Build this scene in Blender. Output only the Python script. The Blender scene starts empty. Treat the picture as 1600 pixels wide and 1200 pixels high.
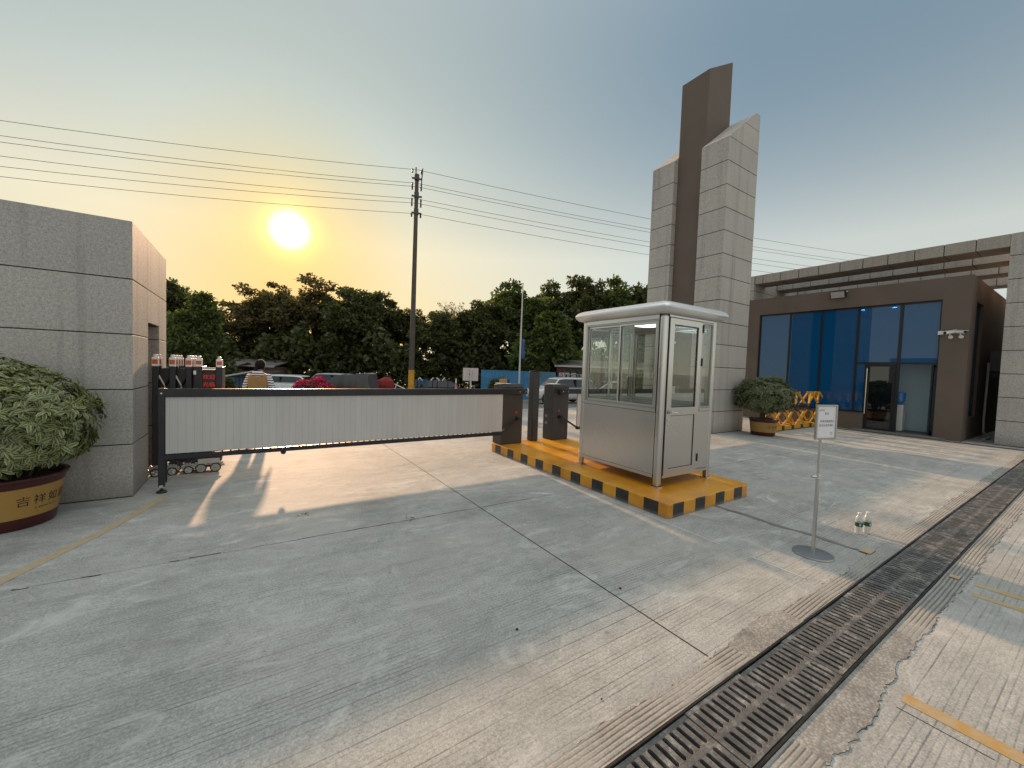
import bpy, math, random
import numpy as np
from mathutils import Vector, Matrix
R = math.radians
sc = bpy.context.scene
COL = sc.collection
random.seed(7)

# ------------------------------------------------------------------ camera frame
CAM_H, FPX, GA, PITCH, ROLL = 1.55, 620.0, R(33.2), R(2.3), R(2.0)
def _grid(v):
    c, s = math.cos(-GA), math.sin(-GA)
    return Vector((c*v[0]-s*v[1], s*v[0]+c*v[1], v[2]))
_F = Vector((0, math.cos(PITCH), -math.sin(PITCH))); _Rt = Vector((1, 0, 0)); _U = _Rt.cross(_F)
CF = _grid(_F); CR = _grid(math.cos(ROLL)*_Rt+math.sin(ROLL)*_U); CU = _grid(-math.sin(ROLL)*_Rt+math.cos(ROLL)*_U)
EYE = Vector((0, 0, CAM_H))
def ray(x, y): return CF + CR*((x-800)/FPX) - CU*((y-600)/FPX)
def at(x, y, depth): return EYE + ray(x, y)*depth          # point seen at photo pixel (1600 wide) at a real distance
def ground_z(Y):
    return 0.0 if Y < 8 else max(-0.9, -0.052*(Y-8))

# ------------------------------------------------------------------ object helpers
def tag(o, label=None, cat=None, group=None, kind=None):
    if label: o['label'] = label
    if cat: o['category'] = cat
    if group: o['group'] = group
    if kind: o['kind'] = kind
    return o
def thing(name, label, cat, loc=(0, 0, 0), rz=0.0, group=None):
    o = bpy.data.objects.new(name, None); COL.objects.link(o)
    o.location = loc; o.rotation_euler = (0, 0, rz); o.empty_display_size = .1
    return tag(o, label, cat, group)
def copy_tree(o, parent=None):
    c = o.copy(); COL.objects.link(c)
    if parent: c.parent = parent
    for ch in o.children: copy_tree(ch, c)
    return c
class MB:
    def __init__(s): s.v = []; s.f = []; s.m = []
    def add(s, vs, fs, m=0):
        n = len(s.v); s.v += [tuple(p) for p in vs]
        for f in fs: s.f.append(tuple(i+n for i in f)); s.m.append(m)
        return s
    def box(s, x0, x1, y0, y1, z0, z1, m=0):
        if x0 > x1: x0, x1 = x1, x0
        if y0 > y1: y0, y1 = y1, y0
        if z0 > z1: z0, z1 = z1, z0
        return s.add([(x0,y0,z0),(x1,y0,z0),(x1,y1,z0),(x0,y1,z0),(x0,y0,z1),(x1,y0,z1),(x1,y1,z1),(x0,y1,z1)],
              [(0,3,2,1),(4,5,6,7),(0,1,5,4),(1,2,6,5),(2,3,7,6),(3,0,4,7)], m)
    def bar(s, p, q, w, h=None, m=0, up=(0,0,1)):
        p = Vector(p); q = Vector(q); h = h or w; d = (q-p).normalized(); u = Vector(up)
        if abs(d.dot(u)) > .98: u = Vector((1,0,0))
        a = d.cross(u).normalized()*(w/2); b = a.cross(d).normalized()*(h/2)
        vs = [p-a-b,p+a-b,p+a+b,p-a+b,q-a-b,q+a-b,q+a+b,q-a+b]
        return s.add(vs, [(0,3,2,1),(4,5,6,7),(0,1,5,4),(1,2,6,5),(2,3,7,6),(3,0,4,7)], m)
    def tube(s, pts, r, n=8, m=0, cap=True):
        pts = [Vector(p) for p in pts]; rs = r if isinstance(r, (list, tuple)) else [r]*len(pts)
        base = len(s.v); prev = None
        for i, p in enumerate(pts):
            d = (pts[min(i+1, len(pts)-1)]-pts[max(i-1, 0)])
            d = d.normalized() if d.length > 1e-9 else Vector((0,0,1))
            if prev is None:
                u = Vector((0,0,1)) if abs(d.z) < .9 else Vector((1,0,0))
                a = d.cross(u).normalized()
            else: a = (prev - d*prev.dot(d)).normalized()
            prev = a; b = d.cross(a)
            for k in range(n):
                t = 2*math.pi*k/n; s.v.append(tuple(p+(a*math.cos(t)+b*math.sin(t))*rs[i]))
        for i in range(len(pts)-1):
            for k in range(n):
                k2 = (k+1) % n
                s.f.append((base+i*n+k, base+i*n+k2, base+(i+1)*n+k2, base+(i+1)*n+k)); s.m.append(m)
        if cap:
            s.f.append(tuple(base+k for k in range(n))[::-1]); s.m.append(m)
            s.f.append(tuple(base+(len(pts)-1)*n+k for k in range(n))); s.m.append(m)
        return s
    def lathe(s, prof, c=(0,0,0), n=32, m=0, ms=None):
        base = len(s.v)
        for (r, z) in prof:
            for k in range(n):
                t = 2*math.pi*k/n; s.v.append((c[0]+r*math.cos(t), c[1]+r*math.sin(t), c[2]+z))
        for i in range(len(prof)-1):
            for k in range(n):
                k2 = (k+1) % n; s.f.append((base+i*n+k, base+i*n+k2, base+(i+1)*n+k2, base+(i+1)*n+k)); s.m.append(ms[i] if ms else m)
        if prof[0][0] > 1e-6: s.f.append(tuple(base+k for k in range(n))[::-1]); s.m.append(ms[0] if ms else m)
        if prof[-1][0] > 1e-6: s.f.append(tuple(base+(len(prof)-1)*n+k for k in range(n))); s.m.append(ms[-1] if ms else m)
        return s
    def prism(s, poly, axis, a0, a1, m=0):
        n = len(poly)
        def P(u, v, a): return {'x': (a,u,v), 'y': (u,a,v), 'z': (u,v,a)}[axis]
        vs = [P(u,v,a0) for u,v in poly]+[P(u,v,a1) for u,v in poly]
        return s.add(vs, [tuple(range(n))[::-1], tuple(range(n,2*n))]+[(i,(i+1)%n,n+(i+1)%n,n+i) for i in range(n)], m)
    def disc(s, c, nrm, r, t, n=20, m=0):
        c = Vector(c); nrm = Vector(nrm).normalized(); return s.tube([c-nrm*t/2, c+nrm*t/2], r, n, m)
def fix_normals(me):
    import bmesh
    bm = bmesh.new(); bm.from_mesh(me); bmesh.ops.recalc_face_normals(bm, faces=bm.faces); bm.to_mesh(me); bm.free()
def obj(name, mb, mats, parent=None, world=True, smooth=False, bevel=0, label=None, seg=2, fix=True):
    """link a mesh builder as ONE object; world=True: vertices are world coordinates, moved to the parent's frame"""
    vs = mb.v
    loc = Vector((0,0,0))
    if parent is not None and world:
        mw = Matrix.Translation(parent.location) @ Matrix.Rotation(parent.rotation_euler.z, 4, 'Z')
        pp = parent.parent
        while pp is not None:
            mw = Matrix.Translation(pp.location) @ Matrix.Rotation(pp.rotation_euler.z, 4, 'Z') @ mw; pp = pp.parent
        inv = mw.inverted(); vs = [tuple(inv @ Vector(p)) for p in vs]
    me = bpy.data.meshes.new(name); me.from_pydata(vs, [], mb.f)
    if not isinstance(mats, (list, tuple)): mats = [mats]
    for m in mats: me.materials.append(m)
    if len(mats) > 1: me.polygons.foreach_set('material_index', mb.m)
    if fix: fix_normals(me)
    if smooth: me.polygons.foreach_set('use_smooth', [True]*len(me.polygons))
    me.update()
    o = bpy.data.objects.new(name, me); COL.objects.link(o)
    if parent is not None: o.parent = parent
    if bevel:
        b = o.modifiers.new('bevel', 'BEVEL'); b.width = bevel; b.segments = seg; b.limit_method = 'ANGLE'; b.angle_limit = R(35)
    if smooth and bevel == 0:
        try: me.set_sharp_from_angle(angle=R(40))
        except Exception: pass
    if label: o['label'] = label
    return o
def text_mb(body, size, M, extrude=.001, align='CENTER', m=0, space=1.0):
    cu = bpy.data.curves.new('txt', 'FONT'); cu.body = body; cu.size = size; cu.extrude = extrude
    cu.align_x = align; cu.align_y = 'CENTER'; cu.space_character = space; cu.resolution_u = 3
    o = bpy.data.objects.new('txt', cu); COL.objects.link(o)
    dg = bpy.context.evaluated_depsgraph_get(); me = bpy.data.meshes.new_from_object(o.evaluated_get(dg))
    mb = MB(); f = M if callable(M) else (lambda p: M @ Vector(p))
    mb.add([f(v.co) for v in me.vertices], [tuple(p.vertices) for p in me.polygons], m)
    bpy.data.objects.remove(o); bpy.data.curves.remove(cu); bpy.data.meshes.remove(me)
    return mb
def frame_M(o, x, z):   # text frame: x = reading direction, z = outward normal
    x = Vector(x).normalized(); z = Vector(z).normalized(); y = z.cross(x)
    return Matrix.Translation(o) @ Matrix((x, y, z)).transposed().to_4x4()
def merge(*mbs):
    r = MB()
    for b in mbs:
        n = len(r.v); r.v += b.v; r.f += [tuple(i+n for i in f) for f in b.f]; r.m += b.m
    return r

# ------------------------------------------------------------------ materials
class NT:
    def __init__(s, name):
        s.mat = bpy.data.materials.new(name); s.mat.use_nodes = True
        s.t = s.mat.node_tree; s.n = s.t.nodes; s.b = s.n['Principled BSDF']; s.out = s.n['Material Output']
    def nd(s, typ, **kw):
        x = s.n.new(typ)
        for k, v in kw.items():
            if k.startswith('i_'):
                key = k[2:]; key = int(key) if key.isdigit() else key.replace('_', ' ')
                x.inputs[key].default_value = v
            else: setattr(x, k, v)
        return x
    def lk(s, a, b): s.t.links.new(a, b)
    def coord(s, kind='Object', scale=None):
        c = s.nd('ShaderNodeTexCoord').outputs[kind]
        if scale:
            m = s.nd('ShaderNodeMapping'); m.inputs['Scale'].default_value = scale; s.lk(c, m.inputs[0]); c = m.outputs[0]
        return c
    def noise(s, scale, co=None, detail=4, rough=.55, dist=0.0):
        x = s.nd('ShaderNodeTexNoise'); x.inputs['Scale'].default_value = scale; x.inputs['Detail'].default_value = detail
        x.inputs['Roughness'].default_value = rough; x.inputs['Distortion'].default_value = dist
        if co is not None: s.lk(co, x.inputs['Vector'])
        return x.outputs[0]
    def ramp(s, v, stops, interp='LINEAR'):
        x = s.nd('ShaderNodeValToRGB'); cr = x.color_ramp; cr.interpolation = interp
        while len(cr.elements) < len(stops): cr.elements.new(.5)
        for e, (p, c) in zip(cr.elements, stops):
            e.position = p; e.color = (c, c, c, 1) if not isinstance(c, (tuple, list)) else (*c[:3], 1)
        s.lk(v, x.inputs[0]); return x.outputs[0]
    def mix(s, fac, a, b, mode='MIX'):
        x = s.nd('ShaderNodeMix', data_type='RGBA', blend_type=mode)
        for i, v in ((0, fac), (6, a), (7, b)):
            if hasattr(v, 'is_output'): s.lk(v, x.inputs[i])
            elif i == 0: x.inputs[0].default_value = v
            else: x.inputs[i].default_value = (*v[:3], 1) if isinstance(v, (tuple, list)) else (v, v, v, 1)
        return x.outputs[2]
    def math(s, op, a, b=None, c=None, clamp=False):
        x = s.nd('ShaderNodeMath', operation=op, use_clamp=clamp)
        for i, v in enumerate((a, b, c)):
            if v is None: continue
            if hasattr(v, 'is_output'): s.lk(v, x.inputs[i])
            else: x.inputs[i].default_value = v
        return x.outputs[0]
    def xyz(s, co):
        x = s.nd('ShaderNodeSeparateXYZ'); s.lk(co, x.inputs[0]); return x.outputs
    def bump(s, h, strength=.3, dist=.01):
        x = s.nd('ShaderNodeBump'); x.inputs['Strength'].default_value = strength; x.inputs['Distance'].default_value = dist
        s.lk(h, x.inputs['Height']); s.lk(x.outputs[0], s.b.inputs['Normal']); return x
    def base(s, c):
        if hasattr(c, 'is_output'): s.lk(c, s.b.inputs['Base Color'])
        else: s.b.inputs['Base Color'].default_value = (*c, 1)
        return s
    def rough(s, r):
        if hasattr(r, 'is_output'): s.lk(r, s.b.inputs['Roughness'])
        else: s.b.inputs['Roughness'].default_value = r
        return s
def paint(name, c, rough=.45, metal=0.0, var=.12, scale=6, bump=0.0, bscale=120, spec=.5):
    m = NT(name); co = m.coord()
    n = m.noise(scale, co, 5)
    f = m.ramp(n, [(.3, 1-var), (.7, 1+var*.5)])
    m.base(m.mix(1.0, (*c,), f, 'MULTIPLY'))
    m.rough(m.math('ADD', m.math('MULTIPLY', n, .2), rough-.1)); m.b.inputs['Metallic'].default_value = metal
    m.b.inputs['Specular IOR Level'].default_value = spec
    if bump: m.bump(m.noise(bscale, co, 3), bump, .004)
    return m.mat
def emit(name, c, s):
    m = NT(name); m.base((.8, .8, .8)); m.b.inputs['Emission Color'].default_value = (*c, 1); m.b.inputs['Emission Strength'].default_value = s
    return m.mat
def glass(name, tint, ior=1.45, diffuse=None, dfac=0.0, rough=.0, boost=1.0):
    m = NT(name); n = m.n; n.remove(m.b)
    tr = m.nd('ShaderNodeBsdfTransparent'); tr.inputs[0].default_value = (*tint, 1)
    gl = m.nd('ShaderNodeBsdfGlossy'); gl.inputs['Roughness'].default_value = rough; gl.inputs[0].default_value = (1, 1, 1, 1)
    lw = m.nd('ShaderNodeLayerWeight'); lw.inputs[0].default_value = .5
    f0 = ((ior-1)/(ior+1))**2*1.9
    fr_ = m.math('MULTIPLY_ADD', m.math('POWER', lw.outputs['Facing'], 5.0), 1-f0, f0)
    base = tr.outputs[0]
    if diffuse:
        df = m.nd('ShaderNodeBsdfDiffuse'); df.inputs[0].default_value = (*diffuse, 1)
        mx = m.nd('ShaderNodeMixShader'); mx.inputs[0].default_value = dfac; m.lk(base, mx.inputs[1]); m.lk(df.outputs[0], mx.inputs[2]); base = mx.outputs[0]
    mx = m.nd('ShaderNodeMixShader')
    m.lk(m.math('MULTIPLY', fr_, boost, clamp=True), mx.inputs[0]); m.lk(base, mx.inputs[1]); m.lk(gl.outputs[0], mx.inputs[2])
    m.lk(mx.outputs[0], m.out.inputs[0]); return m.mat

def concrete_yard():
    m = NT('yard_concrete'); co = m.coord('Object')
    x, y, z = m.xyz(co)
    big = m.noise(.45, co, 5, .6, .4); mid = m.noise(2.4, m.coord('Object', (.6, 1.5, 1)), 7, .68); sm_ = m.noise(9, m.coord('Object', (.8, 1.15, 1)), 8, .78, .5); fine = m.noise(70, co, 4, .8); grit = m.noise(170, co, 3, .8)
    c = m.ramp(m.math('ADD', m.math('MULTIPLY', big, .5), m.math('MULTIPLY', mid, .5)), [(.32, (.255, .262, .250)), (.5, (.362, .368, .354)), (.68, (.465, .472, .456))])
    c = m.mix(.8, c, m.ramp(sm_, [(.30, .74), (.5, 1.0), (.70, 1.20)]), 'MULTIPLY')
    c = m.mix(.8, c, m.ramp(fine, [(.30, .50), (.5, 1.0), (.70, 1.48)]), 'MULTIPLY')
    c = m.mix(.5, c, m.ramp(grit, [(.35, .65), (.65, 1.3)]), 'MULTIPLY')
    # broom / saw-cut grooves run along X, stronger near the drain, worn away in patches
    wob = m.math('MULTIPLY', m.noise(1.1, m.coord('Object', (.35, 1, 1)), 3), .06)
    yy = m.math('ADD', y, wob)
    g = m.math('POWER', m.math('MULTIPLY_ADD', m.math('SINE', m.math('MULTIPLY', yy, 2*math.pi/.0265)), .5, .5), 6.0)
    rowr = m.nd('ShaderNodeTexWhiteNoise', noise_dimensions='1D'); m.lk(m.math('FLOOR', m.math('ADD', m.math('DIVIDE', yy, .0265), .25)), rowr.inputs['W'])
    g = m.math('MULTIPLY', g, m.ramp(rowr.outputs[0], [(.1, .12), (.9, 1.0)]))
    g = m.math('MULTIPLY', g, m.ramp(m.noise(4.5, m.coord('Object', (.35, 2.5, 1)), 5, .7), [(.36, .1), (.58, 1.0)]))
    wear = m.ramp(m.noise(1.3, m.coord('Object', (.5, 1.2, 1)), 5, .65), [(.32, .08), (.54, 1.0)])
    near = m.ramp(m.math('MULTIPLY', y, .2), [(.36, 1.0), (.65, .6), (.98, .2)])
    gm = m.math('MULTIPLY', m.math('MULTIPLY', g, wear), near)
    c = m.mix(m.math('MULTIPLY', gm, .85), c, (.085, .086, .08))
    # pale cement smears, dark stains, tyre-dulled tracks along the lane
    smr = m.ramp(m.noise(1.9, m.coord('Object', (.7, 1.5, 1)), 8, .74, 1.4), [(.54, 0.0), (.68, .8)])
    c = m.mix(smr, c, (.56, .565, .54))
    st = m.ramp(m.noise(.9, m.coord('Object', (1.2, .8, 1)), 7, .72, .6), [(.55, 0.0), (.76, .6)])
    c = m.mix(st, c, (.175, .178, .168))
    scr = m.ramp(m.noise(5.0, m.coord('Object', (.5, 2.2, 1)), 4, .6, 2.2), [(.655, 0.0), (.68, .55)])
    scr = m.math('MULTIPLY', scr, m.ramp(m.noise(.7, co, 3, .6), [(.50, 0.0), (.60, 1.0)])); c = m.mix(scr, c, (.60, .60, .58))
    oil = m.ramp(m.noise(1.6, co, 6, .7, .8), [(.66, 0.0), (.74, .5)]); c = m.mix(oil, c, (.13, .13, .125))
    dust = m.ramp(m.noise(.35, co, 4, .6), [(.48, 0.0), (.62, .35)]); c = m.mix(dust, c, (.44, .42, .375))
    trk = m.math('MULTIPLY', m.ramp(m.math('PINGPONG', m.math('ADD', x, -.35), .78), [(.55, 0.0), (.72, .32)]), m.ramp(m.noise(1.2, m.coord('Object', (1, .3, 1)), 5, .7), [(.38, 0.0), (.62, 1.0)]))
    c = m.mix(trk, c, (.24, .243, .232))
    sp = m.ramp(m.noise(6.5, co, 3, .6), [(.70, 0.0), (.735, .6)]); c = m.mix(sp, c, (.16, .155, .14))
    cr = m.nd('ShaderNodeTexVoronoi', feature='DISTANCE_TO_EDGE'); cr.inputs['Scale'].default_value = .30
    nz = m.nd('ShaderNodeTexNoise'); nz.inputs['Scale'].default_value = 2.2; nz.inputs['Detail'].default_value = 7; m.lk(co, nz.inputs['Vector'])
    va = m.nd('ShaderNodeVectorMath', operation='MULTIPLY_ADD'); m.lk(nz.outputs[1], va.inputs[0]); va.inputs[1].default_value = (.5, .5, 0); m.lk(co, va.inputs[2])
    m.lk(va.outputs[0], cr.inputs['Vector'])
    ck = m.ramp(cr.outputs[0], [(.0, .3), (.0018, 0.0)])
    ck = m.math('MULTIPLY', ck, m.ramp(m.noise(.8, co, 3), [(.56, 0.0), (.66, 1.0)]))
    c = m.mix(ck, c, (.10, .098, .09))
    m.base(c); m.rough(m.math('MULTIPLY_ADD', fine, .2, .66)); m.b.inputs['Specular IOR Level'].default_value = .3
    h = m.math('ADD', m.math('MULTIPLY', gm, -.7), m.math('ADD', m.math('MULTIPLY', fine, .3), m.math('ADD', m.math('MULTIPLY', sm_, .5), m.math('MULTIPLY', mid, .5))))
    m.bump(h, .45, .005)
    return m.mat
def rough_concrete(name, c0, c1, comb=True, stones=.5):
    m = NT(name); co = m.coord('Object'); x, y, z = m.xyz(co)
    big = m.noise(5, co, 6, .65); fine = m.noise(70, co, 4, .7)
    vo = m.nd('ShaderNodeTexVoronoi'); vo.inputs['Scale'].default_value = 60; m.lk(co, vo.inputs['Vector'])
    c = m.ramp(big, [(.3, c0), (.7, c1)])
    c = m.mix(stones, c, m.ramp(vo.outputs['Distance'], [(.1, 1.25), (.6, .55)]), 'MULTIPLY')
    c = m.mix(.5, c, m.ramp(fine, [(.3, .6), (.7, 1.25)]), 'MULTIPLY')
    h = m.math('ADD', m.math('MULTIPLY', fine, .5), m.math('MULTIPLY', vo.outputs['Distance'], .5*stones))
    if comb:
        wob = m.math('MULTIPLY', m.noise(1.6, m.coord('Object', (.5, 1, 1)), 3), .035)
        ph = m.math('MULTIPLY', m.math('ADD', y, wob), 2*math.pi/.023)
        g = m.math('POWER', m.math('MULTIPLY_ADD', m.math('SINE', ph), .5, .5), 4.0)
        g = m.math('MULTIPLY', g, m.ramp(m.noise(2.2, co, 3), [(.38, .1), (.55, 1.0)]))
        c = m.mix(m.math('MULTIPLY', g, .65), c, (.10, .095, .085)); h = m.math('SUBTRACT', h, m.math('MULTIPLY', g, 1.4))
    m.base(c); m.rough(.85); m.bump(h, .7, .008); return m.mat
def granite(name, base=(.42, .405, .39), dark=(.17, .16, .155), light=(.60, .58, .56)):
    m = NT(name); co = m.coord(); oi = m.xyz(co)
    a = m.noise(105, co, 3, .75); b = m.noise(38, co, 4, .75); big = m.noise(.8, co, 4)
    streak = m.noise(1.0, m.coord('Object', (7, 7, .35)), 5, .6)
    c = m.ramp(a, [(.34, dark), (.46, base), (.58, base), (.68, light)])
    c = m.mix(.6, c, m.ramp(b, [(.32, .5), (.68, 1.35)]), 'MULTIPLY')
    c = m.mix(.6, c, m.ramp(big, [(.3, .85), (.7, 1.1)]), 'MULTIPLY')
    sl = m.nd('ShaderNodeTexWhiteNoise', noise_dimensions='1D'); m.lk(m.math('FLOOR', m.math('DIVIDE', oi[2], .594)), sl.inputs['W'])
    c = m.mix(.5, c, m.ramp(sl.outputs[0], [(0, (.86, .86, .87)), (1, (1.06, 1.04, 1.0))]), 'MULTIPLY')
    c = m.mix(m.ramp(streak, [(.52, 0.0), (.75, .5)]), c, (.19, .185, .165))
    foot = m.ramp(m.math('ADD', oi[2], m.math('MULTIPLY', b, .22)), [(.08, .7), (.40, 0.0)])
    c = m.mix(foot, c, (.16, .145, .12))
    m.base(c); m.rough(.72); m.bump(a, .25, .003); return m.mat
def stainless(name='stainless_steel', base=(.56, .555, .545), rough=.24):
    m = NT(name); co = m.coord('Object', (30, 30, .8)); n = m.noise(14, co, 4, .6); big = m.noise(.9, m.coord('Object'), 2)
    m.base(m.mix(.12, base, m.ramp(n, [(.3, .8), (.7, 1.12)]), 'MULTIPLY')); m.b.inputs['Metallic'].default_value = 1
    m.rough(m.math('MULTIPLY_ADD', big, .16, rough-.03)); return m.mat
def leaf_mat(name, inner, edge=None, trans=.35, rough=.45, vary=.5, spec=.4):
    m = NT(name)
    rn = m.nd('ShaderNodeAttribute', attribute_name='rnd').outputs['Fac']
    c = m.mix(rn, tuple(v*(1-vary) for v in inner), tuple(min(1, v*(1+vary)) for v in inner))
    if edge:
        e = m.nd('ShaderNodeAttribute', attribute_name='edge').outputs['Fac']
        c = m.mix(m.math('MULTIPLY', m.math('POWER', e, 1.6), m.math('MULTIPLY_ADD', rn, .45, .55)), c, edge)
    m.base(c); m.rough(rough); m.b.inputs['Specular IOR Level'].default_value = spec
    if trans:
        t = m.nd('ShaderNodeBsdfTranslucent'); m.lk(m.mix(1.0, c, (1.3, 1.25, .5), 'MULTIPLY'), t.inputs[0])
        mx = m.nd('ShaderNodeMixShader'); mx.inputs[0].default_value = trans
        m.lk(m.b.outputs[0], mx.inputs[1]); m.lk(t.outputs[0], mx.inputs[2]); m.lk(mx.outputs[0], m.out.inputs[0])
    return m.mat
def stripes(name, axis, start, period, black, vertical_face_only=True):
    m = NT(name); co = m.coord('Object'); p = m.xyz(co)
    geo = m.nd('ShaderNodeNewGeometry'); nz = m.math('ABSOLUTE', m.xyz(geo.outputs['Normal'])[2]); nx = m.math('ABSOLUTE', m.xyz(geo.outputs['Normal'])[0])
    def band(v, st):
        t = m.math('FRACT', m.math('DIVIDE', m.math('SUBTRACT', v, st), period)); return m.math('LESS_THAN', t, black/period)
    bx = band(p[0], start[0]); by = band(p[1], start[1])
    side = m.math('GREATER_THAN', nx, .6)
    b = m.math('ADD', m.math('MULTIPLY', side, by), m.math('MULTIPLY', m.math('SUBTRACT', 1.0, side), bx))
    b = m.math('MULTIPLY', b, m.math('LESS_THAN', nz, .6))
    n = m.noise(9, co, 5, .65); n2 = m.noise(2.0, co, 5, .6)
    yel = m.ramp(n2, [(.3, (.50, .20, .012)), (.5, (.64, .28, .015)), (.7, (.72, .36, .03))])
    yel = m.mix(m.ramp(m.noise(25, co, 5, .7), [(.60, 0.0), (.78, .55)]), yel, (.26, .15, .05))
    yel = m.mix(m.ramp(m.noise(3.5, m.coord('Object', (1, .5, 1)), 7, .75, 1.0), [(.56, 0.0), (.72, .5)]), yel, (.33, .20, .08))
    low_ = m.ramp(m.math('ADD', p[2], m.math('MULTIPLY', n, .06)), [(.035, .65), (.075, 0.0)])
    c = m.mix(b, yel, m.ramp(n, [(.3, (.012, .012, .012)), (.75, (.040, .038, .035))])); c = m.mix(low_, c, (.20, .19, .17))
    chip = m.ramp(m.noise(22, co, 4, .7), [(.68, 0.0), (.72, .6)]); c = m.mix(m.math('MULTIPLY', chip, m.math('LESS_THAN', nz, .6)), c, (.35, .33, .30))
    m.base(c); m.rough(m.math('MULTIPLY_ADD', n2, .35, .16)); m.bump(m.noise(30, co, 4), .12, .004); return m.mat

M = {}
M['concrete'] = concrete_yard()
M['comb'] = rough_concrete('combed_concrete', (.27, .268, .248), (.38, .375, .35), True, .15)
M['rubble'] = rough_concrete('broken_concrete', (.22, .215, .20), (.44, .435, .405), False, .6)
M['patch'] = rough_concrete('dark_cement_patch', (.15, .15, .145), (.24, .24, .235), False, .2)
M['granite'] = granite('granite')
M['granite_warm'] = granite('granite_pale', (.47, .445, .415), (.25, .235, .22), (.60, .575, .54))
M['joint'] = paint('dark_joint', (.018, .016, .015), .8)
M['crack'] = paint('crack_dirt', (.055, .05, .043), .9)
M['seal'] = paint('black_rubber_seal', (.012, .012, .012), .6)
M['brown'] = paint('brown_render', (.135, .104, .083), .75, 0, .16, 1.1, .15, 160)
M['brown_dark'] = paint('brown_soffit', (.07, .05, .038), .8, 0, .2, 3)
M['navy'] = paint('navy_black_metal', (.022, .023, .03), .38, 0.3, .25, 5)
M['charcoal'] = paint('charcoal_powder_coat', (.034, .034, .037), .5, 0.1, .2, 4, .06, 500)
M['steel'] = stainless()
M['steel_dark'] = stainless('brushed_grey_steel', (.42, .41, .40), .34)
M['chrome'] = paint('chrome', (.75, .75, .75), .15, 1.0, .05)
M['roofwhite'] = paint('white_enamel_roof', (.70, .71, .72), .22, .35, .05, 2)
M['white'] = paint('white_plastic', (.75, .74, .72), .4, 0, .06)
M['rubber'] = paint('black_rubber', (.018, .018, .018), .7)
M['red'] = paint('red_plastic', (.35, .02, .015), .45)
M['glass'] = glass('booth_glass', (.86, .89, .86), 1.5, None, 0, 0, 1.0)
M['blueglass'] = glass('blue_film_glass', (.02, .22, .48), 1.5, (.0, .125, .34), .55, .0, .7)
M['clearglass'] = glass('doorway_glass', (.62, .76, .80), 1.45)
M['carglass'] = glass('car_glass', (.08, .09, .09), 1.5, (.01, .012, .012), .5, .0, 1.2)
M['black'] = paint('matt_black', (.012, .012, .013), .5)
M['mullion'] = paint('dark_window_frame', (.012, .014, .018), .35, .2)
M['paper'] = paint('white_paper', (.70, .70, .74), .6, 0, .05, 8)
M['ink'] = paint('grey_ink', (.12, .12, .14), .7)
M['ink_black'] = paint('black_ink', (.02, .015, .012), .7)
M['potred'] = paint('dark_red_glaze', (.055, .009, .007), .3, 0, .2, 4)
M['potyellow'] = paint('ochre_glaze', (.36, .205, .05), .35, 0, .15, 3)
M['soil'] = paint('soil', (.06, .045, .03), .9, 0, .3, 20, .5, 60)
M['bark'] = paint('bark', (.085, .065, .05), .9, 0, .35, 12, .5, 40)
M['polecement'] = paint('cement_pole', (.085, .075, .065), .85, 0, .2, 3, .1, 80)
M['bandyellow'] = paint('yellow_band', (.60, .30, .02), .5, 0, .25, 5)
M['baryellow'] = paint('yellow_pipe', (.62, .33, .02), .38, 0, .25, 9)
M['wire'] = paint('wire', (.03, .03, .03), .6)
M['insul'] = paint('insulator', (.06, .045, .04), .3)
M['lineyel'] = None
M['tin'] = paint('weathered_tin', (.16, .15, .14), .6, .2, .35, 2)
M['tin_light'] = paint('pale_tin_edge', (.5, .49, .47), .5, .3)
M['bluehoard'] = paint('blue_sheet', (.05, .22, .42), .5, .1, .2, 1.5)
M['wallgrey'] = paint('dim_wall', (.10, .09, .08), .85, 0, .3, 1)
M['tarp'] = paint('dark_tarpaulin', (.06, .06, .065), .45, 0, .25, 3)
M['orange'] = paint('orange_lens', (.50, .10, .03), .3)
M['led'] = emit('red_led', (.8, .03, .02), .35); M['led'].node_tree.nodes['Principled BSDF'].inputs['Base Color'].default_value = (.2, .01, .01, 1)
M['lamp'] = emit('lamp_disc', (.80, .95, 1.0), 3.0)
M['spotlamp'] = emit('downlight_disc', (1.0, .97, .9), 110.0)
M['paintwhite'] = paint('white_car_paint', (.62, .64, .66), .22, 0, .04, 2)
M['paintsilver'] = paint('silver_car_paint', (.45, .46, .47), .25, .6, .04, 2)
M['paintdark'] = paint('dark_car_paint', (.03, .035, .04), .25, .3, .1, 2)
M['tyre'] = paint('tyre', (.02, .02, .02), .8)
M['lens'] = paint('headlamp', (.6, .6, .6), .1, .5)
M['taillens'] = paint('tail_lamp', (.25, .01, .01), .2)
M['hair'] = paint('dark_hair', (.012, .008, .007), .75, 0, .3, 60, spec=.15)
M['skin'] = paint('skin', (.42, .26, .18), .5)
M['vest'] = paint('tan_vest', (.30, .19, .075), .85, 0, .12, 14, .2, 60)
M['trouser'] = paint('dark_trousers', (.03, .03, .04), .85)
M['interior'] = paint('pale_interior_wall', (.52, .68, .74), .7, 0, .06, 2)
M['interior_blue'] = paint('dim_interior', (.20, .26, .34), .7, 0, .1, 2)
M['bottle'] = None
M['green'] = paint('dark_green_label', (.008, .075, .045), .4)
M['ironbase'] = paint('cast_iron', (.035, .033, .03), .55, .5, .45, 18, .35, 90)
M['drainpit'] = paint('drain_pit', (.006, .006, .006), .95, spec=.1)
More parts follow.
